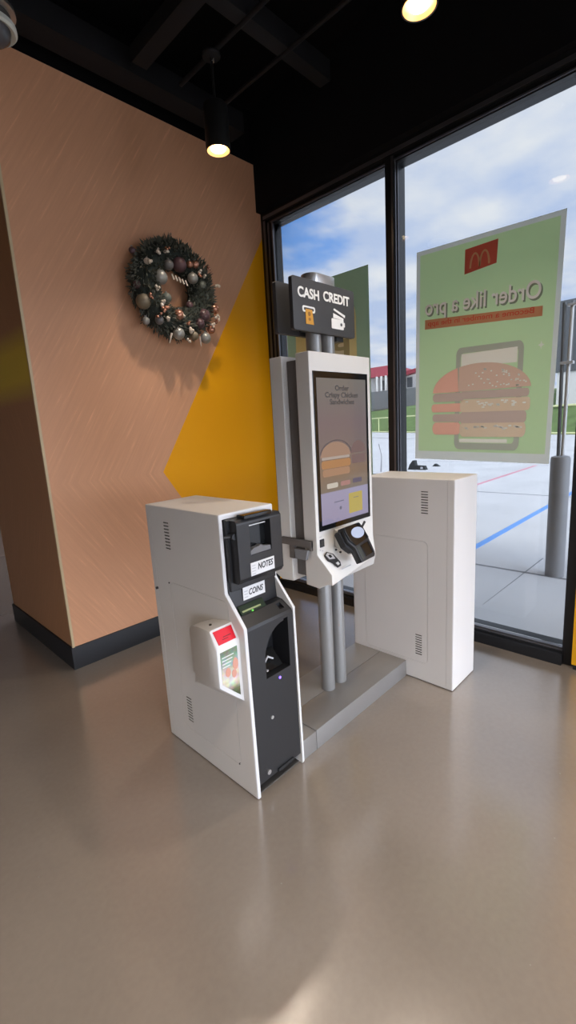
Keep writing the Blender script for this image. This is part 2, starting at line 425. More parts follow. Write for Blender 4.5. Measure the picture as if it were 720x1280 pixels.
# ------------------------------------------------------------------ wreath
WC = Vector((-.292, 1.832-.088, 2.640))
r = empty('holiday_wreath', (WC.x, 1.80, WC.z-.38), 'green wreath with mauve, silver and copper baubles hung on the wood wall', 'wreath')
bm = bmesh.new()
RM, Rt = .236, .098
for i in range(48):
    for j in range(14):
        a, b_ = 2*PI*i/48, 2*PI*j/14
        bm.verts.new((WC.x+(RM+Rt*math.cos(b_))*math.cos(a), WC.y+Rt*math.sin(b_)*.9, WC.z+(RM+Rt*math.cos(b_))*math.sin(a)))
bm.verts.ensure_lookup_table()
for i in range(48):
    for j in range(14):
        bm.faces.new([bm.verts[k] for k in (i*14+j, ((i+1) % 48)*14+j, ((i+1) % 48)*14+(j+1) % 14, i*14+(j+1) % 14)])
M['leafd'] = pbr('wreath_core', (.022, .03, .024), .9, noise=.4, nscale=60)
obj('wreath_ring', bm, M['leafd'], r, smooth=True)
M['leaf'] = pbr('wreath_needles', (.10, .108, .082), .75, noise=.5, nscale=35)
M['leaf2'] = pbr('wreath_leaves', (.15, .15, .12), .7, noise=.4, nscale=25)
bm = bmesh.new(); bm2 = bmesh.new()
def leaf(bmx, p, d, ln, wd):
    d = d.normalized(); s = d.cross(Vector((random.uniform(-1, 1), random.uniform(-1, 1), random.uniform(-1, 1)))).normalized()
    n = d.cross(s)
    a = bmx.verts.new(p); b = bmx.verts.new(p+d*ln*.5+s*wd+n*wd*.4); c = bmx.verts.new(p+d*ln); e = bmx.verts.new(p+d*ln*.5-s*wd+n*wd*.4)
    bmx.faces.new((a, b, c)); bmx.faces.new((a, c, e))
for k in range(2600):
    a = random.uniform(0, 2*PI); b_ = random.uniform(-PI*1.0, PI*.15) if random.random() < .9 else random.uniform(0, 2*PI)
    ca, sa = math.cos(a), math.sin(a)
    rad = Vector((ca, 0, sa)); tan = Vector((-sa, 0, ca))
    nrm = rad*math.cos(b_)+Vector((0, 1, 0))*math.sin(b_)
    p = WC+rad*RM+nrm*Rt*random.uniform(.7, 1.0)
    d = nrm+tan*random.uniform(-.2, 1.6)+Vector((0, random.uniform(-.5, .3), 0))
    ln = random.uniform(.03, .06) * (1.0 if nrm.dot(rad) > 0 else .6)
    if p.y+d.normalized().y*ln > 1.825: continue
    leaf(bm if k % 3 else bm2, p, d, ln, random.uniform(.004, .009))
bmh = bmesh.new(); cyl(bmh, (WC.x, WC.y+.03, WC.z+RM), (WC.x, 1.832, WC.z+RM+.02), .008, seg=8); obj('hanger', bmh, M['gap'], r)
# outer sprigs
for k in range(46):
    a = 2*PI*k/46+random.uniform(-.05, .05); ca, sa = math.cos(a), math.sin(a)
    rad = Vector((ca, 0, sa)); tan = Vector((-sa, 0, ca)); p = WC+rad*(RM+.05)+Vector((0, random.uniform(-.03, .05), 0))
    d = (rad+tan*random.uniform(.2, .9)+Vector((0, random.uniform(-.3, .1), 0))).normalized(); ln = random.uniform(.05, .10)
    for q in range(9):
        t = q/8; pp = p+d*ln*t
        for sgn in (-1, 1):
            dd = d+d.cross(Vector((0, 1, 0)))*sgn*.8+Vector((0, random.uniform(-.4, .4), 0))
            leaf(bm if k % 2 else bm2, pp, dd, .026, .0045)
f1 = obj('needle_foliage', bm, M['leaf'], r); f1['kind'] = 'stuff'
f2 = obj('broad_leaves', bm2, M['leaf2'], r); f2['kind'] = 'stuff'
BM = {'mauve': pbr('mauve_bauble', (.105, .055, .062), .42, noise=.2, nscale=60),
      'silver': pbr('silver_bauble', (.33, .33, .31), .38, metal=.3, noise=.1, nscale=60),
      'grey': pbr('grey_bauble', (.17, .165, .165), .42, metal=.2, noise=.1, nscale=60),
      'taupe': pbr('taupe_bauble', (.20, .165, .11), .45, noise=.2, nscale=60),
      'copper': pbr('copper_bauble', (.52, .25, .17), .25, metal=.6),
      'sage': pbr('sage_bauble', (.14, .16, .14), .4, noise=.15, nscale=60),
      'cream': pbr('cream_berry', (.72, .62, .52), .35)}
def ball(bmx, c, rr, seg=18):
    bmesh.ops.create_uvsphere(bmx, u_segments=seg, v_segments=seg//2+2, radius=rr, matrix=Matrix.Translation(c))
# (dx, dz, radius, depth out of the ring, colour): laid out in the wreath's own plane, metres from its centre
bau = [(.02, .16, .052, .075, 'mauve'), (-.075, .14, .036, .08, 'grey'), (-.15, .045, .050, .075, 'silver'), (.125, .085, .040, .08, 'silver'),
       (.215, .05, .034, .07, 'sage'), (.24, -.03, .034, .06, 'sage'), (-.29, -.13, .052, .05, 'taupe'), (-.10, -.08, .036, .05, 'sage'),
       (-.035, -.195, .038, .09, 'copper'), (.205, -.17, .052, .07, 'mauve'), (.15, -.235, .038, .085, 'mauve'), (.20, -.335, .042, .075, 'silver'),
       (-.045, -.325, .044, .08, 'silver'), (-.19, -.245, .032, .07, 'grey'), (.325, -.10, .040, .055, 'copper'), (.06, .25, .034, .045, 'sage'),
       (.155, .185, .030, .085, 'copper'), (.105, .175, .026, .085, 'copper'), (.11, -.10, .030, .03, 'mauve'), (.275, -.26, .032, .06, 'copper'),
       (-.27, .06, .034, .03, 'sage'), (-.16, .22, .034, .03, 'grey'), (-.31, -.02, .032, .03, 'mauve'), (.09, -.33, .032, .085, 'taupe'),
       (-.335, .19, .022, .05, 'mauve'), (-.28, -.255, .026, .04, 'silver'), (.30, .01, .028, .05, 'grey'), (-.24, .13, .026, .07, 'cream')]
bau = [t for t in bau]
for dx, dz, rr, dep, c in bau:
    bm = bmesh.new(); ce = Vector((WC.x+dx, WC.y-dep, WC.z+dz)); ball(bm, ce, rr)
    o = obj('bauble', bm, BM[c], r, smooth=True)
    o['label'] = c+' bauble'
    bm = bmesh.new(); cyl(bm, ce+Vector((.0, .0, rr*.95)), ce+Vector((0, .002, rr+.008)), .007, seg=10)
    obj('bauble_cap', bm, M['silver'], o, smooth=True)
bers = [(-.165, .205), (-.10, .215), (-.085, .235), (-.24, .13), (-.20, -.035), (-.26, -.10), (-.18, -.155), (-.165, -.18), (-.145, -.165), (-.17, -.13), (-.21, -.22),
        (.19, .135), (.21, .115), (.185, .11), (.26, .17), (.30, -.17), (.325, -.18), (.31, -.205), (.03, -.245), (.06, -.29), (.03, -.37), (.045, -.30), (.26, -.24), (-.13, -.245), (.34, .05), (-.01, -.20)]
for dx, dz in bers:
    bm = bmesh.new()
    for q in range(3): ball(bm, Vector((WC.x+dx+random.uniform(-.013, .013), WC.y-.105+random.uniform(-.01, .012), WC.z+dz+random.uniform(-.013, .013))), random.uniform(.009, .013), 10)
    o = obj('berry_cluster', bm, BM['cream'] if random.random() < .65 else BM['copper'], r, smooth=True)
# a candy-striped twist & two pale ribbons
bm = bmesh.new()
bm.free()
for q in range(5):
    bm = bmesh.new(); cyl(bm, (WC.x-.07+q*.028, WC.y-.10, WC.z+.075-q*.006), (WC.x-.055+q*.028, WC.y-.10, WC.z+.04-q*.006), .006, seg=8); obj('twist_ornament', bm, BM['cream'], r)
for dx in (-.11, .135):
    bm = bmesh.new(); cyl(bm, (WC.x+dx, WC.y-.09, WC.z-.33), (WC.x+dx+(.015 if dx > 0 else -.02), WC.y-.08, WC.z-.40), .009, .003, seg=8); obj('ribbon_end', bm, BM['cream'], r)
rebase(r)

# ------------------------------------------------------------------ cash cabinets
CX0, CX1 = -1.283, -.978
def front(x, z, d): return Vector((x, FY-d, z))       # reader in front (towards -y)
def make_cabinet():
    r = empty('payment_cabinet', ((CX0+CX1)/2, .345, 0))
    prof = [(.69, .004), (.69, 1.262), (.103, 1.262), (.103, .925), (-.004, .797), (-.012, .004)]
    bm = bmesh.new(); prism(bm, prof, CX0, CX1, 'x')
    body = obj('cabinet_body', bm, M['white'], r, bevel=.011, seg=4, smooth=True)
    bm = bmesh.new(); prism(bm, [(.14, .03), (.14, 1.240), (-.3, 1.240), (-.3, -.1), (.14, -.1)], CX0+.016, CX1-.016, 'x'); cut(body, bm)
    # vents: cut slots, both sides
    bm = bmesh.new()
    for (yc, z0, n) in ((.512, 1.06, 9), (.472, .172, 9)):
        for k in range(n):
            z = z0+k*.0155
            for xs in (CX0, CX1):
                bx(bm, xs-.01, xs+.01, yc-.021, yc+.021, z, z+.0055)
    cut(body, bm)
    # hatch seam grooves
    bm = bmesh.new()
    def ring(x, y0, y1, z0, z1, w=.0022, rr=.03):
        o_ = rrect(y0, y1, z0, z1, rr); i_ = rrect(y0+w, y1-w, z0+w, z1-w, rr-w)
        n = len(o_)
        for sx in ((x-.004, x+.004),):
            vo0 = [bm.verts.new((sx[0], p[0], p[1])) for p in o_]; vi0 = [bm.verts.new((sx[0], p[0], p[1])) for p in i_]
            vo1 = [bm.verts.new((sx[1], p[0], p[1])) for p in o_]; vi1 = [bm.verts.new((sx[1], p[0], p[1])) for p in i_]
            for k in range(n):
                j = (k+1) % n
                bm.faces.new((vo0[k], vo0[j], vi0[j], vi0[k])); bm.faces.new((vo1[k], vi1[k], vi1[j], vo1[j]))
                bm.faces.new((vo0[k], vo1[k], vo1[j], vo0[j])); bm.faces.new((vi0[k], vi0[j], vi1[j], vi1[k]))
    ring(CX0, .088, .531, .122, .895); ring(CX1, .088, .531, .122, .895)
    cut(body, bm)
    bm = bmesh.new()
    for xs in (CX0, CX1): bx(bm, xs-.0025, xs+.0025, .648, .6505, .0, 1.255)
    bx(bm, CX0+.004, CX1-.004, .648, .6505, 1.2595, 1.3)
    cut(body, bm)
    body.data.materials.append(M['whitetrim']); body.data.materials.append(M['gap'])
    for p in body.data.polygons:
        c = p.center
        if p.normal.y < -.35 and c.y < .125 and c.z > .02: p.material_index = 1
        if p.area < .002 and c.y > .2 and (1.05 < c.z < 1.21 or .165 < c.z < .31) and (CX0+.001 < c.x < CX0+.012 or CX1-.012 < c.x < CX1-.001): p.material_index = 2  # slot faces coloured dark to stand for the shade inside the vents
    bm = bmesh.new(); bx(bm, CX0+.012, CX1-.012, .012, .68, 0, .006); obj('foot_plinth', bm, M['gap'], r)
    X0, X1 = CX0+.017, CX1-.017
    # lower black front with tray opening
    bm = bmesh.new(); prism(bm, [(.135, .055), (.135, .835), (.06, .825), (.004, .792), (-.003, .78), (-.003, .055)], X0, X1, 'x')
    lp = obj('lower_panel', bm, M['black'], r, bevel=.004, seg=2, smooth=True)
    bm = bmesh.new(); prism(bm, [(-.1, .53), (.105, .53), (.105, .76), (-.1, .772)], -1.178, -1.030, 'x'); cut(lp, bm)
    bm = bmesh.new(); bx(bm, -1.05, -1.022, .02, .05, .80, .9); cut(lp, bm)
    # curved chute inside the tray opening
    bm = bmesh.new(); pts = []
    for k in range(11):
        t = k/10; pts.append((-1.176+.125*(1-math.cos(t*PI/2)), .60+.155*math.sin(t*PI/2)))
    prism(bm, [(-1.178, .774)]+[(-1.178, .60)]+pts[1:]+[(-1.05, .774)], .002, .06, 'y'); obj('coin_chute', bm, M['black'], r, smooth=False)
    bm = bmesh.new(); prism(bm, [(.03, .535), (.10, .60), (.10, .535)], -1.165, -1.045, 'x'); obj('coin_tray', bm, M['blackgloss'], r)
    bm = bmesh.new(); prism(bm, [(-1.15, .565), (-1.12, .60), (-1.085, .575), (-1.09, .57), (-1.12, .59), (-1.145, .56)], .045, .05, 'y'); obj('coins', bm, M['greytxt'], r)
    bm = bmesh.new(); cyl(bm, (-1.172, .003, .568), (-1.172, -.006, .568), .005, seg=10); obj('tray_stud', bm, M['silver'], r)
    bm = bmesh.new(); cyl(bm, (-1.100, .0, .503), (-1.100, -.006, .503), .006, seg=14)
    obj('status_light', bm, pbr('blue_led', (.1, .05, .8), .3, emit=(.18, .1, 1), estr=2.2), r)
    bm = bmesh.new(); cyl(bm, (-1.163, .0, .340), (-1.163, -.008, .340), .008, seg=16); obj('lock_barrel', bm, M['silver'], r, smooth=True)
    bm = bmesh.new(); cyl(bm, (-1.205, .0, .092), (-1.205, -.010, .092), .011, seg=18); obj('lower_lock', bm, M['silver'], r, smooth=True)
    bm = bmesh.new(); bx(bm, -1.15, -1.05, -.010, .0, .057, .072); obj('base_catch', bm, M['blackgloss'], r)
    # coin panel (neck)
    bm = bmesh.new(); prism(bm, [(.135, .83), (.135, .975), (.098, .975), (.095, .93), (.088, .83)], X0, -1.0, 'x')
    obj('coin_panel', bm, M['black'], r, bevel=.003, smooth=True)
    bm = bmesh.new(); prism(bm, [(.06, .826), (.086, .858), (.088, .832)], -1.235, -1.095, 'x')
    obj('coin_hopper', bm, pbr('dark_green_slot', (.01, .022, .008), .3), r)  # green light of the coin slot put into the colour
    bm = bmesh.new(); prism(bm, [(.066, .834), (.071, .8395), (.071, .836), (.066, .831)], -1.225, -1.12, 'x')
    obj('slot_lip', bm, pbr('pale_green_lip', (.32, .36, .17), .3), r)  # lit edge of the slot, its green light painted as colour
    bm = bmesh.new(); cyl(bm, (-1.175, .062, .828), (-1.175, .058, .832), .004, seg=8); obj('slot_light', bm, pbr('green_led', (.05, .3, .05), .3, emit=(.2, .8, .1), estr=.5), r)
    lb = box('coins_label', -1.198, -1.071, .0875, .0895, .874, .932, M['label'], r)
    def tilt(y):
        return lambda u, w, d: Vector((u, y-d, w))
    text('coins_lettering', 'COINS', -1.165, -1.082, .890, .918, tilt(.0875), M['ink'], lb, bold=.02, depth=.0008, shear=.25)
    bm = bmesh.new()
    for k in range(3): bx(bm, -1.192, -1.172, .0868, .0875, .884+k*.013, .888+k*.013)
    obj('coins_icon', bm, M['greytxt'], lb)
    # note unit
    bm = bmesh.new(); bx(bm, -1.262, -1.0, .085, .135, .93, 1.238); obj('note_unit_back', bm, M['black'], r, bevel=.008, seg=3, smooth=True)
    bm = bmesh.new(); prism(bm, [(.09, .965), (.09, 1.236), (.050, 1.236), (.040, 1.222), (.040, .985), (.055, .965)], -1.246, -.990, 'x')
    nu = obj('note_unit', bm, M['black'], r, bevel=.006, seg=3, smooth=True)
    bm = bmesh.new(); bx(bm, -1.178, -1.058, -.05, .080, 1.078, 1.214); cut(nu, bm)
    bm = bmesh.new(); bx(bm, -1.176, -1.060, .076, .082, 1.08, 1.212); obj('note_slot', bm, M['blackgloss'], r)
    bm = bmesh.new(); bx(bm, -1.168, -1.075, .052, .060, 1.2, 1.204); obj('slot_edge', bm, M['silver'], r, bevel=.001)
    bm = bmesh.new(); prism(bm, [(-1.176, 1.079), (-1.176, 1.094), (-1.155, 1.105), (-1.13, 1.106), (-1.115, 1.112), (-1.10, 1.104), (-1.08, 1.1), (-1.060, 1.098), (-1.060, 1.079)], .044, .070, 'y')
    obj('note_guide', bm, pbr('note_guide_grey', (.14, .14, .145), .35), r)
    bm = bmesh.new(); bx(bm, -1.205, -1.05, .035, .085, 1.236, 1.252); obj('top_catch', bm, M['blackgloss'], r, bevel=.005, seg=3, smooth=True)
    bm = bmesh.new(); cyl(bm, (-1.285, .075, 1.172), (-1.245, .062, 1.172), .006, seg=10); cyl(bm, (-1.249, .09, 1.172), (-1.249, .05, 1.172), .013, seg=16)
    obj('side_knob', bm, M['black'], r, smooth=True)
    lb = box('notes_label', -1.186, -1.050, .0375, .0402, .990, 1.046, M['label'], r)
    text('notes_lettering', 'NOTES', -1.147, -1.058, 1.010, 1.038, tilt(.0375), M['ink'], lb, bold=.025, depth=.0008, shear=.2)
    bm = bmesh.new()
    for k in range(4): bx(bm, -1.180, -1.160, .0368, .0375, .996+k*.012, .999+k*.012)
    obj('notes_icon', bm, M['greytxt'], lb)
    # rear hinge bump
    bm = bmesh.new(); cyl(bm, (CX0-.008, .655, .838), (CX0+.01, .655, .838), .007, seg=10); obj('side_lock', bm, M['black'], r)
    bm = bmesh.new(); cyl(bm, (CX0-.003, .537, .888), (CX0+.004, .537, .888), .004, seg=8); obj('side_screw', bm, M['black'], r)
    bm = bmesh.new(); cyl(bm, (CX0-.002, .10, .126), (CX0+.004, .10, .126), .004, seg=8); obj('side_screw', bm, M['black'], r)
    rebase(r)
    return r
cab = make_cabinet()
tag(cab, 'beige-white cash cabinet facing the camera with NOTES and COINS labels on black front', 'cash machine', 'cash payment cabinets')
cab2 = copy_tree(cab)
cab2.location = (-(-.978-.305/2)*0 + (.005+.305/2), .388-.345, 0); cab2.rotation_euler = (0, 0, PI)
tag(cab2, 'plain white cash cabinet turned away, beside the window, with two vents on its side', 'cash machine', 'cash payment cabinets')

# leaflet holder on the camera-side flank of the near cabinet (a part of it)
def holder():
    ox, oy = cab.location.x, cab.location.y
    bm = bmesh.new()
    # cross sections along y: (y, xo, z_top, z_bot_out, z_bot_in)
    XS = CX0-.0005
    secs = [(.030, -1.400, .748, .572, .468), (.034, -1.402, .755, .570, .466), (.075, -1.398, .812, .560, .455), (.10, -1.396, .812, .555, .45), (.20, -1.372, .792, .53, .44), (.30, -1.332, .750, .50, .43), (.385, -1.292, .705, .47, .42), (.40, -1.2845, .69, .46, .41)]
    rings = []
    for (y, xo, zt, zo, zi) in secs:
        rings.append([bm.verts.new(p) for p in ((XS, y, zt), (xo+.012, y, zt), (xo+.003, y, zt-.004), (xo, y, zt-.014), (xo, y, zo+.01), (xo+.008, y, zo), (XS, y, zi))])
    for a, b_ in zip(rings, rings[1:]):
        n = len(a)
        for k in range(n): bm.faces.new((a[k], b_[k], b_[(k+1) % n], a[(k+1) % n]))
    bm.faces.new(rings[0]); bm.faces.new(rings[-1][::-1])
    h = obj('leaflet_holder', bm, [M['white']], cab, smooth=True)
    h.data.materials.append(M['whitetrim'])
    for p in h.data.polygons:
        if p.normal.y < -.3: p.material_index = 1
    # green picture card (faces -y)
    m, nt, out = new_mat('leaflet_print'); L = nt.links.new
    b = N(nt, 'ShaderNodeBsdfPrincipled'); b.inputs['Roughness'].default_value = .35
    tc = N(nt, 'ShaderNodeTexCoord'); sp = N(nt, 'ShaderNodeSeparateXYZ'); L(tc.outputs['Object'], sp.inputs[0])
    mr = N(nt, 'ShaderNodeMapRange'); mr.inputs['From Min'].default_value = .50; mr.inputs['From Max'].default_value = .725; L(sp.outputs['Z'], mr.inputs['Value'])
    cr = N(nt, 'ShaderNodeValToRGB'); cr.color_ramp.elements[0].color = (.03, .04, .02, 1); cr.color_ramp.elements[1].color = (.14, .20, .13, 1)
    for pos, c in ((.2, (.12, .12, .05)), (.36, (.62, .60, .45)), (.58, (.60, .50, .44)), (.72, (.28, .40, .33))):
        e = cr.color_ramp.elements.new(pos); e.color = (*c, 1)
    L(mr.outputs[0], cr.inputs[0])
    nn = N(nt, 'ShaderNodeTexNoise'); nn.inputs['Scale'].default_value = 45; nn.inputs['Detail'].default_value = 1; L(tc.outputs['Object'], nn.inputs['Vector'])
    mx = N(nt, 'ShaderNodeMix', data_type='RGBA', blend_type='OVERLAY'); mx.inputs[0].default_value = .6; L(cr.outputs[0], mx.inputs[6]); L(nn.outputs['Color'], mx.inputs[7])
    L(mx.outputs[2], b.inputs['Base Color']); L(b.outputs[0], out.inputs[0])
    bm = bmesh.new(); prism(bm, [(-1.386, .728), (-1.300, .728), (-1.300, .505), (-1.386, .588)], .0285, .031, 'y')
    card = obj('leaflet', bm, m, h)
    bm = bmesh.new()
    for k, (a, w) in enumerate(((-1.380, .060), (-1.380, .052), (-1.380, .045), (-1.380, .038))): bx(bm, a, a+w, .0277, .0285, .700-k*.014, .704-k*.014)
    obj('leaflet_lines', bm, M['label'], card)
    bm = bmesh.new(); 
    for cx, cz, rx, rz in ((-1.355, .632, .013, .02), (-1.315, .655, .014, .026), (-1.325, .615, .012, .018)): prism(bm, ellipse(cx, cz, rx, rz, 18), .0272, .0285, 'y')
    obj('leaflet_pictures', bm, pbr('salmon_print', (.62, .30, .22), .4), card)
    # red card on the slanted upper face
    bm = bmesh.new()
    def sl(x, t, d=0): return Vector((x, .034+(.075-.034)*t-d*.8, .755+(.812-.755)*t+d*.58))
    lo = [bm.verts.new(sl(x, t, d)) for d in (.0005, .003) for x, t in ((-1.384, .04), (-1.296, .04), (-1.292, .86), (-1.386, .86))]
    bm.faces.new(lo[:4]); bm.faces.new(lo[4:][::-1])
    for k in range(4): bm.faces.new((lo[k], lo[4+k], lo[4+(k+1) % 4], lo[(k+1) % 4]))
    rc = obj('red_card', bm, M['red'], h, bevel=.002)
    bm = bmesh.new()
    v = [bm.verts.new(sl(x, t, .0038)) for x, t in ((-1.352, .36), (-1.312, .36), (-1.312, .41), (-1.352, .41))]; bm.faces.new(v)
    v = [bm.verts.new(sl(x, t, .0038)) for x, t in ((-1.36, .24), (-1.33, .24), (-1.33, .28), (-1.36, .28))]; bm.faces.new(v)
    obj('card_print', bm, pbr('dark_red', (.12, .002, .006), .5), rc)
    bm = bmesh.new(); cyl(bm, (-1.35, .13, .805), (-1.35, .13, .811), .006, seg=10); obj('holder_screw', bm, M['gap'], h)
    h.location = h.location - cab.location
holder()

# ------------------------------------------------------------------ ordering kiosk
K = empty('ordering_kiosk', (-.487, .19, 0), 'double sided white self-order touchscreen kiosk on two grey poles and grey plinth', 'kiosk')
bm = bmesh.new(); bx(bm, -.872, .002, .0, .1885, .0, .106); obj('base', bm, M['basem'], K, bevel=.004, smooth=True)
bm = bmesh.new(); bx(bm, -.872, .002, .1905, .388, .0, .106); obj('base', bm, M['basem'], K, bevel=.004, smooth=True)
bm = bmesh.new(); bx(bm, -.976, -.875, .0, .388, .0, .104); obj('base_end', bm, M['basem'], K, bevel=.004, smooth=True)
for px in (-.541, -.434):
    bm = bmesh.new(); cyl(bm, (px, .19, .106), (px, .19, 2.285), .0385, seg=32); obj('pole', bm, M['steel'], K, smooth=True)
bm = bmesh.new()
prism(bm, [(x+(-.4875), y+.19) for x, y in [(.1*(1 if math.cos(t) > 0 else -1)*.55+.047*math.cos(t), .047*math.sin(t)) for t in [2*PI*i/40+.001 for i in range(40)]]], 2.262, 2.312, 'z')
obj('pole_cap', bm, M['silver'], K, bevel=.004, smooth=True)
HX0, HX1 = -.738, -.249
hp = [(.140, .80), (.140, 1.928), (.058, 1.928), (.058, .968), (-.030, .880), (-.030, .826), (-.004, .826), (.058, .794)]
def head(fl):
    def fy(y): return y if not fl else .371-y
    bm = bmesh.new(); prism(bm, [(fy(a), b) for a, b in hp], HX0, HX1, 'x')
    for v in bm.verts:
        if v.co.x > HX1-.01 and (v.co.y < .057 if not fl else v.co.y > .314): v.co.y = fy(.046); v.co.z += .02 if v.co.z < .83 else 0
    h = obj('kiosk_head', bm, M['head'], K, bevel=.006, seg=3, smooth=True)
    bm = bmesh.new(); bx(bm, *((HX0+.035, HX1-.035)), *sorted((fy(.14), fy(.1865))), .83, 1.905); obj('rear_shell', bm, M['core'], K, bevel=.006, smooth=True)
    return h
h1 = head(False); h2 = head(True)
h1['label'] = 'screen head facing the camera'; h2['label'] = 'screen head facing the wood wall'
# screen on the front head (its own flat display)
SX0, SX1, SZ0, SZ1 = -.714, -.272, 1.012, 1.856
SX0, SX1, SZ0, SZ1 = -.716, -.278, 1.080, 1.842
def fr(x, z, d, Y=.058): return Vector((x, Y-d, z))
for fl in (False, True):
    y0, y1 = (.0545, .060) if not fl else (.371-.060, .371-.0545)
    bm = bmesh.new(); bx(bm, SX0, SX1, y0, y1, SZ0, SZ1); bz = obj('screen_bezel', bm, M['blackgloss'], h1 if not fl else h2, bevel=.001)
bz1 = [c for c in h1.children if c.name.startswith('screen_bezel')][0]
# bezel is already a sub-part of the head; the display and its picture hang on the head too
IX0, IX1, IZ0, IZ1 = SX0+.021, SX1-.021, SZ0+.026, SZ1-.030
m, nt, out = new_mat('display_glow'); L = nt.links.new
b = N(nt, 'ShaderNodeBsdfPrincipled'); b.inputs['Base Color'].default_value = (.02, .02, .02, 1); b.inputs['Roughness'].default_value = .12
tc = N(nt, 'ShaderNodeTexCoord'); sp = N(nt, 'ShaderNodeSeparateXYZ'); L(tc.outputs['Object'], sp.inputs[0])
mr = N(nt, 'ShaderNodeMapRange'); mr.inputs['From Min'].default_value = IZ0; mr.inputs['From Max'].default_value = IZ1; L(sp.outputs['Z'], mr.inputs['Value'])
cr = N(nt, 'ShaderNodeValToRGB'); cr.color_ramp.interpolation = 'LINEAR'
cr.color_ramp.elements[0].color = (.30, .27, .40, 1); cr.color_ramp.elements[1].color = (.17, .155, .14, 1)
for pos, c in ((.222, (.32, .30, .43)), (.226, (.19, .155, .125)), (.36, (.23, .15, .10)), (.5, (.18, .14, .13)), (.70, (.175, .13, .135)), (.85, (.17, .145, .14))):
    e = cr.color_ramp.elements.new(pos); e.color = (*c, 1)
L(mr.outputs[0], cr.inputs[0]); L(cr.outputs[0], b.inputs['Emission Color']); b.inputs['Emission Strength'].default_value = .55
L(b.outputs[0], out.inputs[0])
bm = bmesh.new(); bx(bm, IX0, IX1, .0535, .0546, IZ0, IZ1); scr = obj('display', bm, m, h1)
def glow(name, c, s=.6): return pbr(name, (.02, .02, .02), .3, emit=c, estr=s)
def disp(name, polys, mat, y=.0525):
    bm = bmesh.new()
    for p in polys: prism(bm, p, y, y+.001, 'y')
    return obj(name, bm, mat, h1)
W_ = IX1-IX0; Hh = IZ1-IZ0
U = lambda u: IX0+u*W_
V = lambda v: IZ0+v*Hh
text('display_lettering', 'Order\nCrispy Chicken\nSandwiches', U(.15), U(.82), V(.825), V(.955), lambda u, w, d: fr(u, w, d, .0532), glow('txt_glow', (.045, .04, .04)), h1, bold=.022, depth=.0006)
disp('display_card', [rrect(U(.56), U(.86), V(.035), V(.185), .004)], glow('yellow_glow', (.42, .33, .075)))
disp('display_buttons', [rrect(U(.12), U(.34), V(.25), V(.285), .008)], glow('cream_glow', (.50, .45, .38)))
disp('display_buttons', [rrect(U(.40), U(.60), V(.252), V(.285), .008)], glow('rose_glow', (.34, .17, .15)))
disp('display_buttons', [rrect(U(.66), U(.86), V(.256), V(.29), .008)], glow('plum_glow', (.09, .07, .11)))
gs = glow('slate_glow', (.12, .12, .18))
disp('display_icon', [ellipse(U(.38), V(.095), .009, .009, 14)], gs); disp('display_caption', [rrect(U(.25), U(.45), V(.142), V(.148), .001)], gs); disp('display_caption', [rrect(U(.66), U(.78), V(.145), V(.149), .001)], gs, .0520)
bun = ellipse(U(.32), V(.47), W_*.30, Hh*.10, 20, 0, 180)
disp('burger_picture', [bun], glow('bun_glow', (.30, .18, .12)), .0526)
disp('burger_picture', [rrect(U(.04), U(.60), V(.452), V(.470), .004)], glow('salad_glow', (.36, .30, .26)), .0524)
disp('burger_picture', [rrect(U(.03), U(.62), V(.39), V(.446), .014)], glow('chicken_glow', (.36, .17, .06)), .0526)
disp('burger_picture', [rrect(U(.05), U(.60), V(.335), V(.386), .012)], glow('bun2_glow', (.33, .18, .10)), .0526)
bun = ellipse(U(.80), V(.48), W_*.17, Hh*.085, 20, 0, 180)
disp('burger_picture', [bun], glow('dim_bun2', (.15, .09, .085)), .0527)
disp('burger_picture', [rrect(U(.65), U(.96), V(.40), V(.465), .012)], glow('dim_bun', (.15, .09, .085)), .0526)
disp('burger_outline', [[(U(.33)+W_*.325*math.cos(math.radians(a))*s, V(.47)+Hh*.115*math.sin(math.radians(a))*s) for s, rng in ((1, range(10, 171, 8)), (.95, range(170, 9, -8))) for a in rng]], glow('dark_arc', (.07, .05, .055)), .0522)

# lower console: receipt printer diamond, reader, terminal
def slope(x, t, d=0):     # t=0 at top (y .058, z .968), t=1 at the lip (y -.030, z .880)
    return Vector((x, .058-.088*t-d*.707, .968-.088*t+d*.707))
def plate(name, pts, d0, d1, mat, parent, bevel=0):
    bm = bmesh.new()
    a = [bm.verts.new(slope(x, t, d0)) for x, t in pts]; b_ = [bm.verts.new(slope(x, t, d1)) for x, t in pts]
    bm.faces.new(a[::-1]); bm.faces.new(b_); n = len(pts)
    for k in range(n): bm.faces.new((a[k], a[(k+1) % n], b_[(k+1) % n], b_[k]))
    return obj(name, bm, mat, parent, bevel)
sc = plate('code_scanner', [(-.700, .12), (-.672, .02), (-.640, .20), (-.632, .62), (-.645, .78), (-.672, .80), (-.682, .55), (-.704, .38)], .0005, .005, M['ink'], K)
plate('scanner_plate', [(-.694, .15), (-.673, .07), (-.648, .22), (-.650, .42), (-.690, .36)], .005, .0062, M['greytxt'], sc)
plate('scanner_lens', [(-.682, .20), (-.666, .18), (-.662, .30), (-.678, .33)], .0062, .008, M['blackgloss'], sc)
plate('scanner_key', [(-.668, .60), (-.648, .58), (-.647, .70), (-.664, .72)], .005, .007, M['label'], sc)
bm = bmesh.new(); bx(bm, -.716, -.684, .0545, .060, 1.000, 1.040); obj('receipt_slot', bm, M['ink'], K, bevel=.002)
bm = bmesh.new(); bx(bm, -.710, -.690, .0535, .0546, 1.008, 1.018); bx(bm, -.710, -.690, .0535, .0546, 1.022, 1.032); obj('slot_marks', bm, M['gap'], K)
bm = bmesh.new()
bx(bm, -.718, -.70, .0568, .0582, 1.052, 1.054); bx(bm, -.718, -.712, .0568, .0582, .985, .989); bx(bm, -.700, -.694, .0568, .0582, .978, .982)
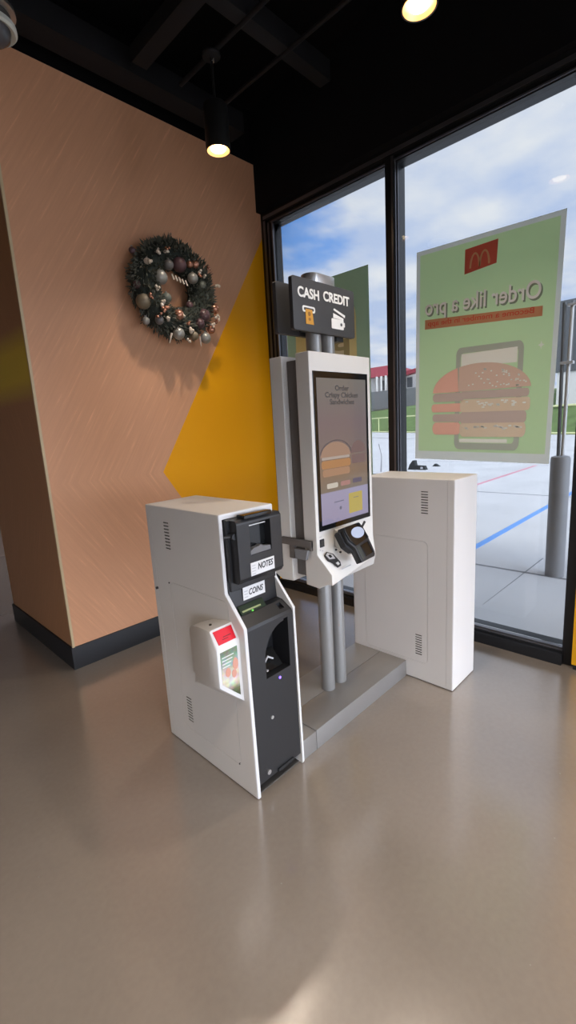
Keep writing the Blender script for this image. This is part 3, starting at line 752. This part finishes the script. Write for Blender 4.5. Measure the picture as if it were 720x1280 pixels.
obj('small_print', bm, M['greytxt'], K)
bm = bmesh.new(); 
for k, (x, z) in enumerate(((-.600, .962), (-.583, .948))): cyl(bm, (x, .06-(.968-z if z < .968 else 0)-.001, z), (x, .052-(.968-z), z+.003), .005, seg=12)
obj('jack_holes', bm, M['ink'], K)
text('maker_mark', 'KIOSK', 0, 1, 0, 1, lambda u, w, d: slope(-.655+u*.075, .93-w*.05, d+.0005), M['greytxt'], K, depth=.0004) if False else plate('print_line', [(-.655, .90), (-.575, .88), (-.575, .92), (-.655, .94)], .0004, .0008, M['greytxt'], K)

# payment terminal: tilted black card reader with a big screen
T = empty('card_terminal', (0, 0, 0)); T.parent = K
def tp(u, v, w):  # u across (0..1), v down (0..1), w out of the face: terminal frame
    o = Vector((-.652, -.014, 1.088)); ux = Vector((.160, 0, .0)); vd = Vector((.022, -.068, -.172)); n = Vector((0, -.90, .42))
    return o+ux*u+vd*v+n*w
def tslab(name, pts, w0, w1, mat, bevel=0, sub=None):
    bm = bmesh.new(); a = [bm.verts.new(tp(u, v, w0)) for u, v in pts]; b_ = [bm.verts.new(tp(u, v, w1)) for u, v in pts]
    bm.faces.new(a); bm.faces.new(b_[::-1]); n = len(pts)
    for k in range(n): bm.faces.new((a[k], b_[k], b_[(k+1) % n], a[(k+1) % n]))
    return obj(name, bm, mat, T, bevel, 2, smooth=bevel > 0)
D.objects.remove(T)
T = None
bm = bmesh.new()
outl = [(0, .0), (.85, -.02), (.93, .12), (1.0, .45), (1.02, .86), (.98, .95), (.90, 1.0), (.20, 1.03), (.17, .62), (-.02, .40), (-.05, .12)]
a = [bm.verts.new(tp(u, v, -.012)) for u, v in outl]; b_ = [bm.verts.new(tp(u, v, .026)) for u, v in outl]
bm.faces.new(a); bm.faces.new(b_[::-1])
for k in range(len(outl)): bm.faces.new((a[k], b_[k], b_[(k+1) % len(outl)], a[(k+1) % len(outl)]))
T = obj('card_terminal', bm, M['black'], K, .005, 2, smooth=True); T['label'] = 'black card payment terminal'
tslab('terminal_cover', [(.02, .02), (.80, .0), (.88, .14), (.95, .46), (.22, .56), (.03, .38), (-.02, .12)], .026, .034, M['blackgloss'], .002)
tslab('terminal_screen', [(.20+.32*(1+math.cos(t)), .24+.15*math.sin(t)) for t in [2*PI*i/24 for i in range(24)]], .0342, .036, pbr('lcd', (.30, .34, .42), .15, emit=(.25, .30, .42), estr=.35))
tslab('terminal_keypad', [(.44, .60), (.88, .55), (.90, .88), (.50, .92)], .026, .029, M['blackgloss'], .001)
tslab('terminal_stripe', [(.24, .60), (.40, .58), (.42, .95), (.26, .97)], .026, .028, pbr('dark_green', (.03, .035, .03), .4), .001)
bm = bmesh.new(); cyl(bm, tp(.95, .18, .006), tp(1.20, .02, .02), .006, seg=10); obj('stylus', bm, M['ink'], T)
for o in [c for c in K.children if c.name.startswith('terminal_')]: o.parent = T
tm = [(-.10, .10), (-.02, .05), (-.0, .42), (.17, .62), (.15, .68), (-.06, .48)]
bm = bmesh.new(); a = [bm.verts.new(tp(u, v, -.03)) for u, v in tm]; b_ = [bm.verts.new(tp(u, v, .006)) for u, v in tm]
bm.faces.new(a); bm.faces.new(b_[::-1])
for k in range(len(tm)): bm.faces.new((a[k], b_[k], b_[(k+1) % len(tm)], a[(k+1) % len(tm)]))
obj('terminal_bracket', bm, M['ink'], K, .002)
bm = bmesh.new(); prism(bm, [(.057, 1.07), (.057, .985), (-.03, .95), (-.012, 1.04)], -.60, -.50, 'x'); obj('terminal_mount', bm, M['head'], K)

# side latch across the heads
bm = bmesh.new(); bx(bm, -.752, -.734, .085, .29, .998, 1.035); bx(bm, -.752, -.734, .20, .235, .93, 1.0); bx(bm, -.7515, -.734, .085, .11, .985, 1.035)
obj('side_bracket', bm, M['core'], K, bevel=.003, smooth=True)
bm = bmesh.new(); prism(bm, [(.095, .990), (.185, .990), (.18, .938), (.11, .938)], -.768, -.750, 'x'); obj('cable_clip', bm, pbr('clip_grey', (.2, .2, .205), .4), K, bevel=.003)

# header sign boards
for fl in (0, 1):
    y0 = .128 if not fl else .232
    bm = bmesh.new(); prism(bm, rrect(-.747, -.275, 2.032, 2.264, .012), y0, y0+.022, 'y')
    sg = obj('sign_board', bm, M['sign'], K, bevel=.002, smooth=True)
    sg['label'] = 'CASH CREDIT sign board' if not fl else 'rear sign board'
    def pl(u, w, d, y0=y0, fl=fl):
        return Vector((u, y0-d, w)) if not fl else Vector((-1.022-u, y0+.022+d, w))
    text('sign_lettering', 'CASH', -.712, -.560, 2.178, 2.224, pl, M['signtxt'], sg, bold=.03, depth=.0015)
    text('sign_lettering', 'CREDIT', -.528, -.318, 2.184, 2.230, pl, M['signtxt'], sg, bold=.03, depth=.0015)
    def flat(name, polys, mat, d):
        bm = bmesh.new()
        for p in polys:
            a = [bm.verts.new(pl(x, z, .0003)) for x, z in p]; b_ = [bm.verts.new(pl(x, z, d)) for x, z in p]
            bm.faces.new(a); bm.faces.new(b_[::-1])
            for k in range(len(p)): bm.faces.new((a[k], b_[k], b_[(k+1) % len(p)], a[(k+1) % len(p)]))
        return obj(name, bm, mat, sg)
    flat('cash_icon', [rrect(-.684, -.594, 2.116, 2.144, .010)], M['signtxt'], .0012)
    flat('cash_slot', [rrect(-.674, -.604, 2.124, 2.136, .005)], M['sign'], .0018)
    flat('cash_note', [[(-.664, 2.13), (-.616, 2.13), (-.608, 2.064), (-.664, 2.064)]], M['amber'], .0022)
    flat('note_print', [ellipse(-.638, 2.11, .010, .010, 14), ellipse(-.637, 2.086, .009, .007, 14)], pbr('amber_dark', (.3, .13, .02), .5), .0028)
    flat('credit_icon', [rrect(-.470, -.372, 2.064, 2.112, .006), [(-.455, 2.115), (-.455, 2.137), (-.372, 2.120), (-.372, 2.112)], [(-.452, 2.152), (-.446, 2.160), (-.358, 2.136), (-.360, 2.124)], rrect(-.375, -.362, 2.078, 2.1, .004)], M['signtxt'], .0012)
    flat('wallet_dot', [ellipse(-.392, 2.088, .008, .008, 14)], M['sign'], .0020)
bm = bmesh.new(); bx(bm, -.60, -.375, .152, .229, 2.05, 2.075); bx(bm, -.60, -.375, .152, .229, 2.20, 2.225); obj('sign_clamp', bm, M['black'], K)
bm = bmesh.new(); bx(bm, -.40, -.345, .152, .231, 2.012, 2.05); obj('sign_clip', bm, M['black'], K, bevel=.002)
for c in list(K.children): c.location = c.location - K.location

# ------------------------------------------------------------------ posters on the glass
def poster(name, quad, mat, label):
    """quad: TL, TR, BR, BL as (y, z) seen from the room"""
    bm = bmesh.new(); Q = [Vector(p) for p in quad]
    def at(u, v): return (Q[0].lerp(Q[1], u)).lerp(Q[3].lerp(Q[2], u), v)
    us = (0, .03, .97, 1); vs = (0, .02, .958, 1)
    g = [[[bm.verts.new((x, *at(u, v))) for v in vs] for u in us] for x in (.780, .782)]
    for k in range(3):
        for j in range(3):
            for L_ in (0, 1):
                f = bm.faces.new((g[L_][k][j], g[L_][k+1][j], g[L_][k+1][j+1], g[L_][k][j+1]))
                f.material_index = 1 if (k == 1 and j == 1) else 0
    for k in range(3):
        bm.faces.new((g[0][k][0], g[0][k+1][0], g[1][k+1][0], g[1][k][0])); bm.faces.new((g[0][k][3], g[0][k+1][3], g[1][k+1][3], g[1][k][3]))
        bm.faces.new((g[0][0][k], g[0][0][k+1], g[1][0][k+1], g[1][0][k])); bm.faces.new((g[0][3][k], g[0][3][k+1], g[1][3][k+1], g[1][3][k]))
    o = obj(name, bm, mat); return tag(o, label, 'poster')
M['film_border'] = film('film_border', (.92, .95, .92), .6)
M['film_green'] = film('film_green', (.80, .94, .68), .62)
M['film_red'] = film('film_red', (.75, .17, .12), .15)
M['film_white'] = film('film_white', (1.0, 1.0, .98), .0)
M['film_salmon'] = film('film_salmon', (.95, .58, .47), .12)
M['film_bun'] = film('film_bun', (.78, .60, .50), .12)
M['film_tan'] = film('film_tan', (.84, .72, .56), .12)
M['film_grey'] = film('film_grey', (.52, .58, .50), .12)
M['film_brown'] = film('film_brown', (.66, .56, .51), .12)
M['film_cream'] = film('film_cream', (.97, 1.0, .94), .1)
M['film_shadow'] = film('film_shadow', (.30, .36, .27), .1)
PQ = [(.337, 2.729), (-.580, 2.703), (-.553, 1.276), (.355, 1.303)]
P1 = poster('window_poster', PQ, [M['film_border'], M['film_green']], 'pale green burger poster hung inside the right window pane, seen from behind, text mirrored')
def q(u, v):   # u 0 left..1 right as seen from the room, v 0 top..1 bottom
    a = Vector(PQ[0]).lerp(Vector(PQ[1]), u); b_ = Vector(PQ[3]).lerp(Vector(PQ[2]), u); p = a.lerp(b_, v); return (p.x, p.y)
def lay(name, polys, mat, x=.7795, parent=P1, t=.0008):
    bm = bmesh.new()
    for p in polys: prism(bm, p, x-t, x, 'x')
    return obj(name, bm, mat, parent)
def uv(pts): return [q(u, v) for u, v in pts]
rd = lay('red_badge', [uv([(.375, .048), (.60, .040), (.595, .135), (.375, .152)])], M['film_red'], .7785)
def arch(c, w, h, vb, th=.013):
    o_ = [(c+w*math.cos(math.radians(a)), vb-h*math.sin(math.radians(a))) for a in range(0, 181, 12)]
    i_ = [(c+(w-th)*math.cos(math.radians(a)), vb-(h-.008)*math.sin(math.radians(a))) for a in range(180, -1, -12)]
    return uv(o_+i_)
lay('badge_arches', [arch(.447, .038, .062, .132), arch(.513, .038, .062, .130)], pbr('badge_gold', (.75, .42, .22), .6), .7775)
# the headline reads from outdoors, so it is mirrored from the room
def mir(x):
    return lambda u, w, d: Vector((x-d, q(1-u, 0)[0]*0 + q(u, w)[0], q(u, w)[1]))
def ptext(name, s, u0, u1, v0, v1, mat, x, bold=0., drop=0.):
    # in poster space: reading direction runs from u1 to u0 (mirrored), v down
    def pl(u, w, d):
        uu = u1-(u)*(u1-u0); vv = v1+(v0-v1)*w + drop*(uu-u0)
        p = q(uu, vv); return Vector((x-d, p[0], p[1]))
    return text(name, s, 0, 1, 0, 1, pl, mat, P1, bold=bold, depth=.0006)
ptext('headline_shadow', 'Order like a pro', .085, .895, .232, .328, M['film_shadow'], .7788, .014, .018)
ptext('headline', 'Order like a pro', .075, .885, .225, .320, M['film_white'], .7780, .011, .018)
lay('red_strip', [uv([(.075, .318), (.90, .345), (.90, .385), (.075, .362)])], film('film_strip', (.80, .42, .24), .35), .7788)
ptext('strip_lettering', 'Become a member in the app', .10, .85, .325, .356, film('film_rust', (.85, .16, .10), .3), .7780, .01, .026)
ph = []
o_ = [(u, v) for u, v in [(x_, z_) for x_, z_ in rrect(.33, .80, .47, .945, .035)]]
i_ = [(x_, z_) for x_, z_ in rrect(.365, .765, .497, .915, .02)]
bm = bmesh.new(); n = len(o_)
vo = [bm.verts.new((.7782, *q(u, v))) for u, v in o_]; vi = [bm.verts.new((.7782, *q(u, v))) for u, v in i_]
vo2 = [bm.verts.new((.7788, *q(u, v))) for u, v in o_]; vi2 = [bm.verts.new((.7788, *q(u, v))) for u, v in i_]
for k in range(n):
    j = (k+1) % n
    bm.faces.new((vo[k], vo[j], vi[j], vi[k])); bm.faces.new((vo2[k], vi2[k], vi2[j], vo2[j])); bm.faces.new((vo[k], vo2[k], vo2[j], vo[j])); bm.faces.new((vi[k], vi[j], vi2[j], vi2[k]))
obj('phone_outline', bm, M['film_grey'], P1)
lay('phone_screen', [uv([(.37, .50), (.76, .495), (.76, .56), (.37, .56)])], M['film_cream'], .7787)
lay('phone_screen', [uv([(.37, .895), (.72, .895), (.72, .912), (.37, .912)])], M['film_cream'], .7787)
def bl(u0, u1, v0, v1, r_=.02): return uv(rrect(u0, u1, v0, v1, min(r_, (v1-v0)/2.01, (u1-u0)/2.01), 6))
def dome(u0, u1, vt, vb): return uv([((u0+u1)/2+(u1-u0)/2*math.cos(math.radians(a)), vb-(vb-vt)*math.sin(math.radians(a))) for a in range(0, 181, 9)])
lay('burger', [uv([(.505-.355*math.cos(math.radians(a)), .672-.125*math.sin(math.radians(a))) for a in range(0, 64, 7)]+[(.355, .672)])], M['film_salmon'], .7776)
lay('burger', [uv([(.86-.50*math.cos(math.radians(a))*0-.0, .0) for a in ()] or [(.355, .672)]+[(.505-.355*math.cos(math.radians(a)), .672-.125*math.sin(math.radians(a))) for a in range(65, 181, 7)])], M['film_bun'], .7776)
lay('burger', [bl(.15, .40, .675, .715), bl(.15, .38, .775, .812)], M['film_brown'], .7774)
lay('burger', [bl(.14, .40, .725, .765), bl(.15, .38, .815, .875, .03)], M['film_salmon'], .7775)
lay('burger', [bl(.37, .85, .672, .708), bl(.37, .84, .768, .82)], M['film_brown'], .7773)
lay('burger', [bl(.37, .86, .710, .768), bl(.37, .84, .815, .885, .03)], M['film_tan'], .7774)
random.seed(3)
sd = []
for k in range(46):
    u = random.uniform(.42, .82); vmin = .672-.115*math.sqrt(max(0, 1-((u-.505)/.355)**2)); v = random.uniform(vmin+.012, .655)
    sd.append(bl(u, u+.013, v, v+.006, .003))
for k in range(40):
    u = random.uniform(.40, .82); v = random.uniform(.715, .745) if k % 2 else random.uniform(.83, .845); sd.append(bl(u, u+.022, v, v+.007, .003))
lay('seeds', sd, M['film_cream'], .7768)['kind'] = 'stuff'
lay('sparkle', [uv([(.90, .495), (.905, .482), (.91, .495), (.925, .50), (.91, .505), (.905, .518), (.90, .505), (.885, .50)])], M['film_cream'], .7785)

P2Q = [(1.62, 2.765), (.739, 2.760), (.737, 1.156), (1.62, 1.16)]
FS = film('film_sage', (.52, .64, .50), .6)
P2 = poster('window_poster', P2Q, [FS, FS], 'dull green and yellow poster in the left window pane behind the kiosk sign')
def q2(u, v):
    a = Vector(P2Q[0]).lerp(Vector(P2Q[1]), u); b_ = Vector(P2Q[3]).lerp(Vector(P2Q[2]), u); p = a.lerp(b_, v); return (p.x, p.y)
lay('yellow_panel', [[q2(u, v) for u, v in rrect(.12, .86, .12, .9, .10)]], film('film_mustard', (.92, .84, .50), .4), .7790, P2)
lay('pale_patch', [[q2(u, v) for u, v in rrect(.50, .78, .29, .42, .03)]], film('film_pale2', (.80, .78, .60), .35), .7780, P2)
def pl2(u, w, d):
    uu = .78-u*.56; vv = .40+(.31-.40)*w; p = q2(uu, vv); return Vector((.7770-d, p[0], p[1]))
text('poster_lettering', 'Pro', 0, 1, 0, 1, pl2, film('film_olive', (.45, .42, .24), .3), P2, bold=.03, depth=.0006)

# ------------------------------------------------------------------ outdoors
GZ = -.05
struct(box('ground', .9, 62, -60, 70, GZ-.2, GZ, M['pave']))
struct(box('ground_unseen_dark', -50, .9, -60, 70, GZ-.2, GZ, pbr('dark_unseen_ground', (.07, .07, .072), .85, noise=.2, nscale=4)))  # unseen ground, made dark to cut light bounced onto the upper wall
bm = bmesh.new()
bx(bm, 2.57, 2.61, -10, 12, GZ, GZ+.002); bx(bm, 7.55, 7.6, -20, 30, GZ, GZ+.002); bx(bm, 14, 14.03, -20, 7.5, GZ, GZ+.002)
bx(bm, .9, 60, .095, .105, GZ, GZ+.002) if False else None
prism(bm, [(1.5, .10), (1.52, .10), (3.2, .085), (3.2, .07)], GZ, GZ+.002, 'z')
prism(bm, [(25.8, 16.8), (25.9, 16.95), (16.28, 10.56), (10.42, 6.86), (10.35, 6.76), (16.16, 10.44)], GZ, GZ+.002, 'z')
prism(bm, [(40, 29), (40.5, 29), (32.2, 18.6), (37, 17.0), (37, 16.4), (31.6, 18.2)], GZ, GZ+.003, 'z')
struct(obj('trim_16', bm, M['joint']))
tag(box('painted_line', 2.9, 9.5, .83, .92, GZ, GZ+.003, M['bluepaint']), 'blue painted line on the outdoor concrete', 'painted line')
tag(box('painted_line', 7.8, 13.2, 2.93, 3.03, GZ, GZ+.003, M['redpaint']), 'thin red painted line on the outdoor concrete, farther out than the blue one', 'painted line')
# kerb, grass bank beyond
curb = [(62, 50), (55.5, 37.5), (48.6, 28.4), (46.6, 25.2), (34.1, 8.1), (33.1, 6.2), (29.5, 0), (25, -9)]
bm = bmesh.new()
far = [(x+34, y+20) for x, y in curb]
prev = None
for (a, b_) in zip(curb, far):
    mid = (a[0]+(b_[0]-a[0])*.45, a[1]+(b_[1]-a[1])*.45)
    v = [bm.verts.new((*a, GZ)), bm.verts.new((*mid, 3.2)), bm.verts.new((*b_, 4.2)), bm.verts.new((*b_, -1)), bm.verts.new((*a, -1))]
    if prev:
        for k in range(5): bm.faces.new((prev[k], v[k], v[(k+1) % 5], prev[(k+1) % 5]))
    else: bm.faces.new(v)
    prev = v
bm.faces.new(prev[::-1])
g = obj('grass_bank', bm, M['grass']); g['kind'] = 'stuff'; tag(g, 'green grass bank beyond the parking area', 'grass')
bm = bmesh.new()
r = empty('yellow_railing', (40, 16, GZ), 'pale yellow metal railing along the far edge of the parking area', 'railing')
def seg_bar(bm, p0, p1, w):
    cyl(bm, p0, p1, w, seg=6)
rails = []
bm = bmesh.new()
for (a, b_) in zip(curb, curb[1:]):
    for z in (GZ+.10, GZ+1.95): seg_bar(bm, (a[0]-.3, a[1]-.2, z), (b_[0]-.3, b_[1]-.2, z), .07)
obj('rail', bm, M['yellowrail'], r)
for (a, b_) in zip(curb[1:], curb[2:]):
    n = max(1, int(math.dist(a, b_)/3.2))
    for k in range(n):
        t = k/n; bm = bmesh.new(); x, y = a[0]+(b_[0]-a[0])*t-.3, a[1]+(b_[1]-a[1])*t-.2; seg_bar(bm, (x, y, GZ), (x, y, GZ+1.95), .06); obj('railing_post', bm, M['yellowrail'], r)
for c in r.children: c.location = -r.location
# grey block wall and red-roofed house
tag(box('block_wall', 74.5, 75.2, 38.0, 53.0, 3.75, 7.05, M['greyfence']), 'long grey block wall beyond the grass, under the red roofed house', 'wall')
r = empty('red_roof_house', (78, 47, 3.9), 'far pale house with red roof and white columns beyond the grass', 'house')
bm = bmesh.new(); bx(bm, 77.5, 84, 38.5, 56, 3.4, 10.0); obj('house_wall', bm, M['palebld'], r)
bm = bmesh.new()
v = [bm.verts.new(p) for p in ((76.0, 42.6, 9.9), (76.0, 57, 9.9), (86, 57, 9.9), (86, 42.6, 9.9), (79.5, 47.8, 12.2), (79.5, 53, 12.2))]
for f in ((0, 1, 5, 4), (1, 2, 5), (2, 3, 4, 5), (3, 0, 4), (0, 3, 2, 1)): bm.faces.new([v[k] for k in f])
obj('roof', bm, M['redroof'], r)
bm = bmesh.new(); prism(bm, [(38, 10.0), (43.4, 9.4), (43.4, 10.0), (38, 10.8)], 74.9, 76.5, 'x'); obj('porch_roof', bm, M['redroof'], r)
for y in (49.3, 48.3, 47.3, 46.3): 
    bm = bmesh.new(); cyl(bm, (75.8, y, 6.5), (75.8, y, 9.9), .22, seg=12); obj('column', bm, M['palebld'], r)
bm = bmesh.new()
for y in (42.6, 44.5, 46.5, 48.5): bx(bm, 77.4, 77.52, y, y+1.1, 7.4, 9.2)
obj('house_windows', bm, M['darkclad'], r)
for c in r.children: c.location = -r.location
# grey building at the right
r = empty('flat_roof_building', (42, 0, 2.4), 'flat roofed building with dark cladding over a pale wall, right of the poster', 'building')
bm = bmesh.new(); bx(bm, 40, 52, -25, 9.2, 2.0, 4.55); obj('lower_wall', bm, M['palebld'], r)
bm = bmesh.new(); bx(bm, 39.9, 52.2, -25, 9.35, 4.55, 9.9); obj('dark_cladding', bm, M['darkclad'], r)
bm = bmesh.new()
for k in range(12): bx(bm, 39.8, 39.9, 8.2-k*2.0, 8.35-k*2.0, 4.6, 9.8)
obj('cladding_ribs', bm, M['greyfence'], r)
for c in r.children: c.location = -r.location

# bollard and sign post just outside
r = empty('bollard', (2.66, -.172, GZ), 'stout round grey bollard outside the right window pane', 'bollard')
bm = bmesh.new(); lathe(bm, [(0, 0), (.086, 0), (.086, 1.185), (.078, 1.205), (.05, 1.215), (0, 1.216)], (2.66, -.172, GZ), 32); obj('bollard_tube', bm, M['bollard'], r, smooth=True)
for c in r.children: c.location = -r.location
r = empty('sign_post', (2.66, -.165, 1.16), 'slim tall twin-pole sign post rising above the bollard outside', 'sign post')
bm = bmesh.new(); cyl(bm, (2.66, -.150, 1.163), (2.66, -.135, 2.57), .016, seg=16); obj('post', bm, M['darkclad'], r, smooth=True)
bm = bmesh.new(); cyl(bm, (2.67, -.184, 1.163), (2.67, -.197, 2.555), .017, seg=16); obj('post', bm, M['postw'], r, smooth=True)
bm = bmesh.new(); bx(bm, 2.64, 2.70, -.235, -.125, 2.018, 2.045); bx(bm, 2.64, 2.70, -.235, -.16, 2.53, 2.55); obj('clamp', bm, M['postw'], r, bevel=.004)
for c in r.children: c.location = -r.location

# black object lying on the pavement below the poster
r = empty('wheel_stop', (11.3, 6.0, GZ), 'small black rubber object lying on the concrete under the burger poster', 'wheel stop')
bm = bmesh.new(); prism(bm, [(6.30, GZ), (6.24, GZ+.16), (6.13, GZ+.30), (6.06, GZ+.30), (6.03, GZ+.14), (5.72, GZ+.13), (5.66, GZ)], 11.2, 11.36, 'x'); obj('rubber_block', bm, M['rubber'], r, bevel=.01)
bm = bmesh.new(); bx(bm, 11.19, 11.2, 5.76, 5.84, GZ+.03, GZ+.1); obj('reflector_strip', bm, M['greytxt'], r)
for c in r.children: c.location = -r.location
bm = bmesh.new(); prism(bm, [(5.99, GZ), (5.90, GZ+.09), (5.80, GZ+.03), (5.74, GZ)], 12.3, 12.45, 'x')
tag(obj('rubber_wedge', bm, M['rubber'], bevel=.005), 'tiny black wedge on the concrete right of the larger black object', 'wedge')

# white vehicle edge behind the kiosk (body side with trim lines)
# ------------------------------------------------------------------ world
w = D.worlds.new('sky'); SC.world = w; w.use_nodes = True; nt = w.node_tree; nt.nodes.clear(); L = nt.links.new
out = nt.nodes.new('ShaderNodeOutputWorld'); bg = nt.nodes.new('ShaderNodeBackground')
tc = N(nt, 'ShaderNodeTexCoord'); sp = N(nt, 'ShaderNodeSeparateXYZ'); L(tc.outputs['Generated'], sp.inputs[0])
def mt(op, a, b_=None, c=None):
    n = N(nt, 'ShaderNodeMath', operation=op)
    for i, v in enumerate((a, b_, c)):
        if v is None: continue
        if isinstance(v, (int, float)): n.inputs[i].default_value = v
        else: L(v, n.inputs[i])
    return n.outputs[0]
X, Y, Z = sp.outputs
zz = mt('ADD', mt('MAXIMUM', Z, 0), .12)
cb = N(nt, 'ShaderNodeCombineXYZ'); L(mt('DIVIDE', X, zz), cb.inputs[0]); L(mt('DIVIDE', Y, zz), cb.inputs[1])
n1 = N(nt, 'ShaderNodeTexNoise'); n1.inputs['Scale'].default_value = .75; n1.inputs['Detail'].default_value = 9; n1.inputs['Roughness'].default_value = .58; L(cb.outputs[0], n1.inputs['Vector'])
n2 = N(nt, 'ShaderNodeTexNoise'); n2.inputs['Scale'].default_value = 2.2; n2.inputs['Detail'].default_value = 7; L(cb.outputs[0], n2.inputs['Vector'])
# open blue gap in the clouds
dv = N(nt, 'ShaderNodeVectorMath', operation='DOT_PRODUCT'); L(tc.outputs['Generated'], dv.inputs[0]); g = Vector((.845, .716, .475)).normalized(); dv.inputs[1].default_value = g
gap = N(nt, 'ShaderNodeMapRange', interpolation_type='SMOOTHSTEP'); gap.inputs['From Min'].default_value = .988; gap.inputs['From Max'].default_value = .9995; L(dv.outputs['Value'], gap.inputs['Value'])
cov = mt('SUBTRACT', mt('ADD', n1.outputs['Fac'], .25), mt('MULTIPLY', gap.outputs[0], .30))
cl = N(nt, 'ShaderNodeMapRange', interpolation_type='SMOOTHSTEP'); cl.inputs['From Min'].default_value = .44; cl.inputs['From Max'].default_value = .60; L(cov, cl.inputs['Value'])
blue = N(nt, 'ShaderNodeMix', data_type='RGBA'); blue.inputs[6].default_value = (.42, .66, 1.05, 1); blue.inputs[7].default_value = (.16, .42, 1.0, 1)
mz = N(nt, 'ShaderNodeMapRange'); mz.inputs['From Max'].default_value = .38; L(Z, mz.inputs['Value']); L(mz.outputs[0], blue.inputs[0])
wh = N(nt, 'ShaderNodeMix', data_type='RGBA'); wh.inputs[6].default_value = (.62, .74, 1.0, 1); wh.inputs[7].default_value = (1.0, 1.02, 1.06, 1)
m2 = N(nt, 'ShaderNodeMapRange'); m2.inputs['From Min'].default_value = .38; m2.inputs['From Max'].default_value = .62; L(n2.outputs['Fac'], m2.inputs['Value']); L(m2.outputs[0], wh.inputs[0])
sky = N(nt, 'ShaderNodeMix', data_type='RGBA'); L(cl.outputs[0], sky.inputs[0]); L(blue.outputs[2], sky.inputs[6]); L(wh.outputs[2], sky.inputs[7])
# sky boosted low on the unseen open side, added to light the room
sd_ = N(nt, 'ShaderNodeVectorMath', operation='DOT_PRODUCT'); L(tc.outputs['Generated'], sd_.inputs[0]); sd_.inputs[1].default_value = Vector((-.25, -.95, .17)).normalized()
br = mt('MULTIPLY_ADD', mt('POWER', mt('MAXIMUM', sd_.outputs['Value'], 0), 3.0), 6.0, 1.0)
L(sky.outputs[2], bg.inputs[0]); L(br, bg.inputs[1]); L(bg.outputs[0], out.inputs[0])

sun = D.lights.new('sun', 'SUN'); sun.energy = 1.1; sun.angle = .15; sun.color = (1, .96, .90)
so = D.objects.new('sun', sun); COL.objects.link(so); so.rotation_euler = Vector((.55, .60, -1.0)).to_track_quat('-Z', 'Y').to_euler()

# ------------------------------------------------------------------ camera
cd = D.cameras.new('camera'); co = D.objects.new('camera', cd); COL.objects.link(co); SC.camera = co
C_ = Vector((-2.369220395656757, -1.359058380940815, 1.6))
F_ = Vector((0.7009979670481821, 0.6884744847727808, -0.1860234770430061)); R_ = Vector((0.6919825180289922, -0.7197304398391754, -0.056109613357805774)); D_ = Vector((-0.17251679609989082, -0.08939226916104642, -0.9809418827217379))
co.matrix_world = Matrix(((R_.x, -D_.x, -F_.x, C_.x), (R_.y, -D_.y, -F_.y, C_.y), (R_.z, -D_.z, -F_.z, C_.z), (0, 0, 0, 1)))
cd.sensor_fit = 'VERTICAL'; cd.sensor_height = 36; cd.lens = 569.1115/1280*36; cd.clip_start = .02; cd.clip_end = 300
SC.view_settings.view_transform = 'Standard'; SC.view_settings.look = 'None'; SC.view_settings.gamma = 1
SC.view_settings.use_curve_mapping = False; SC.view_settings.exposure = 0.75
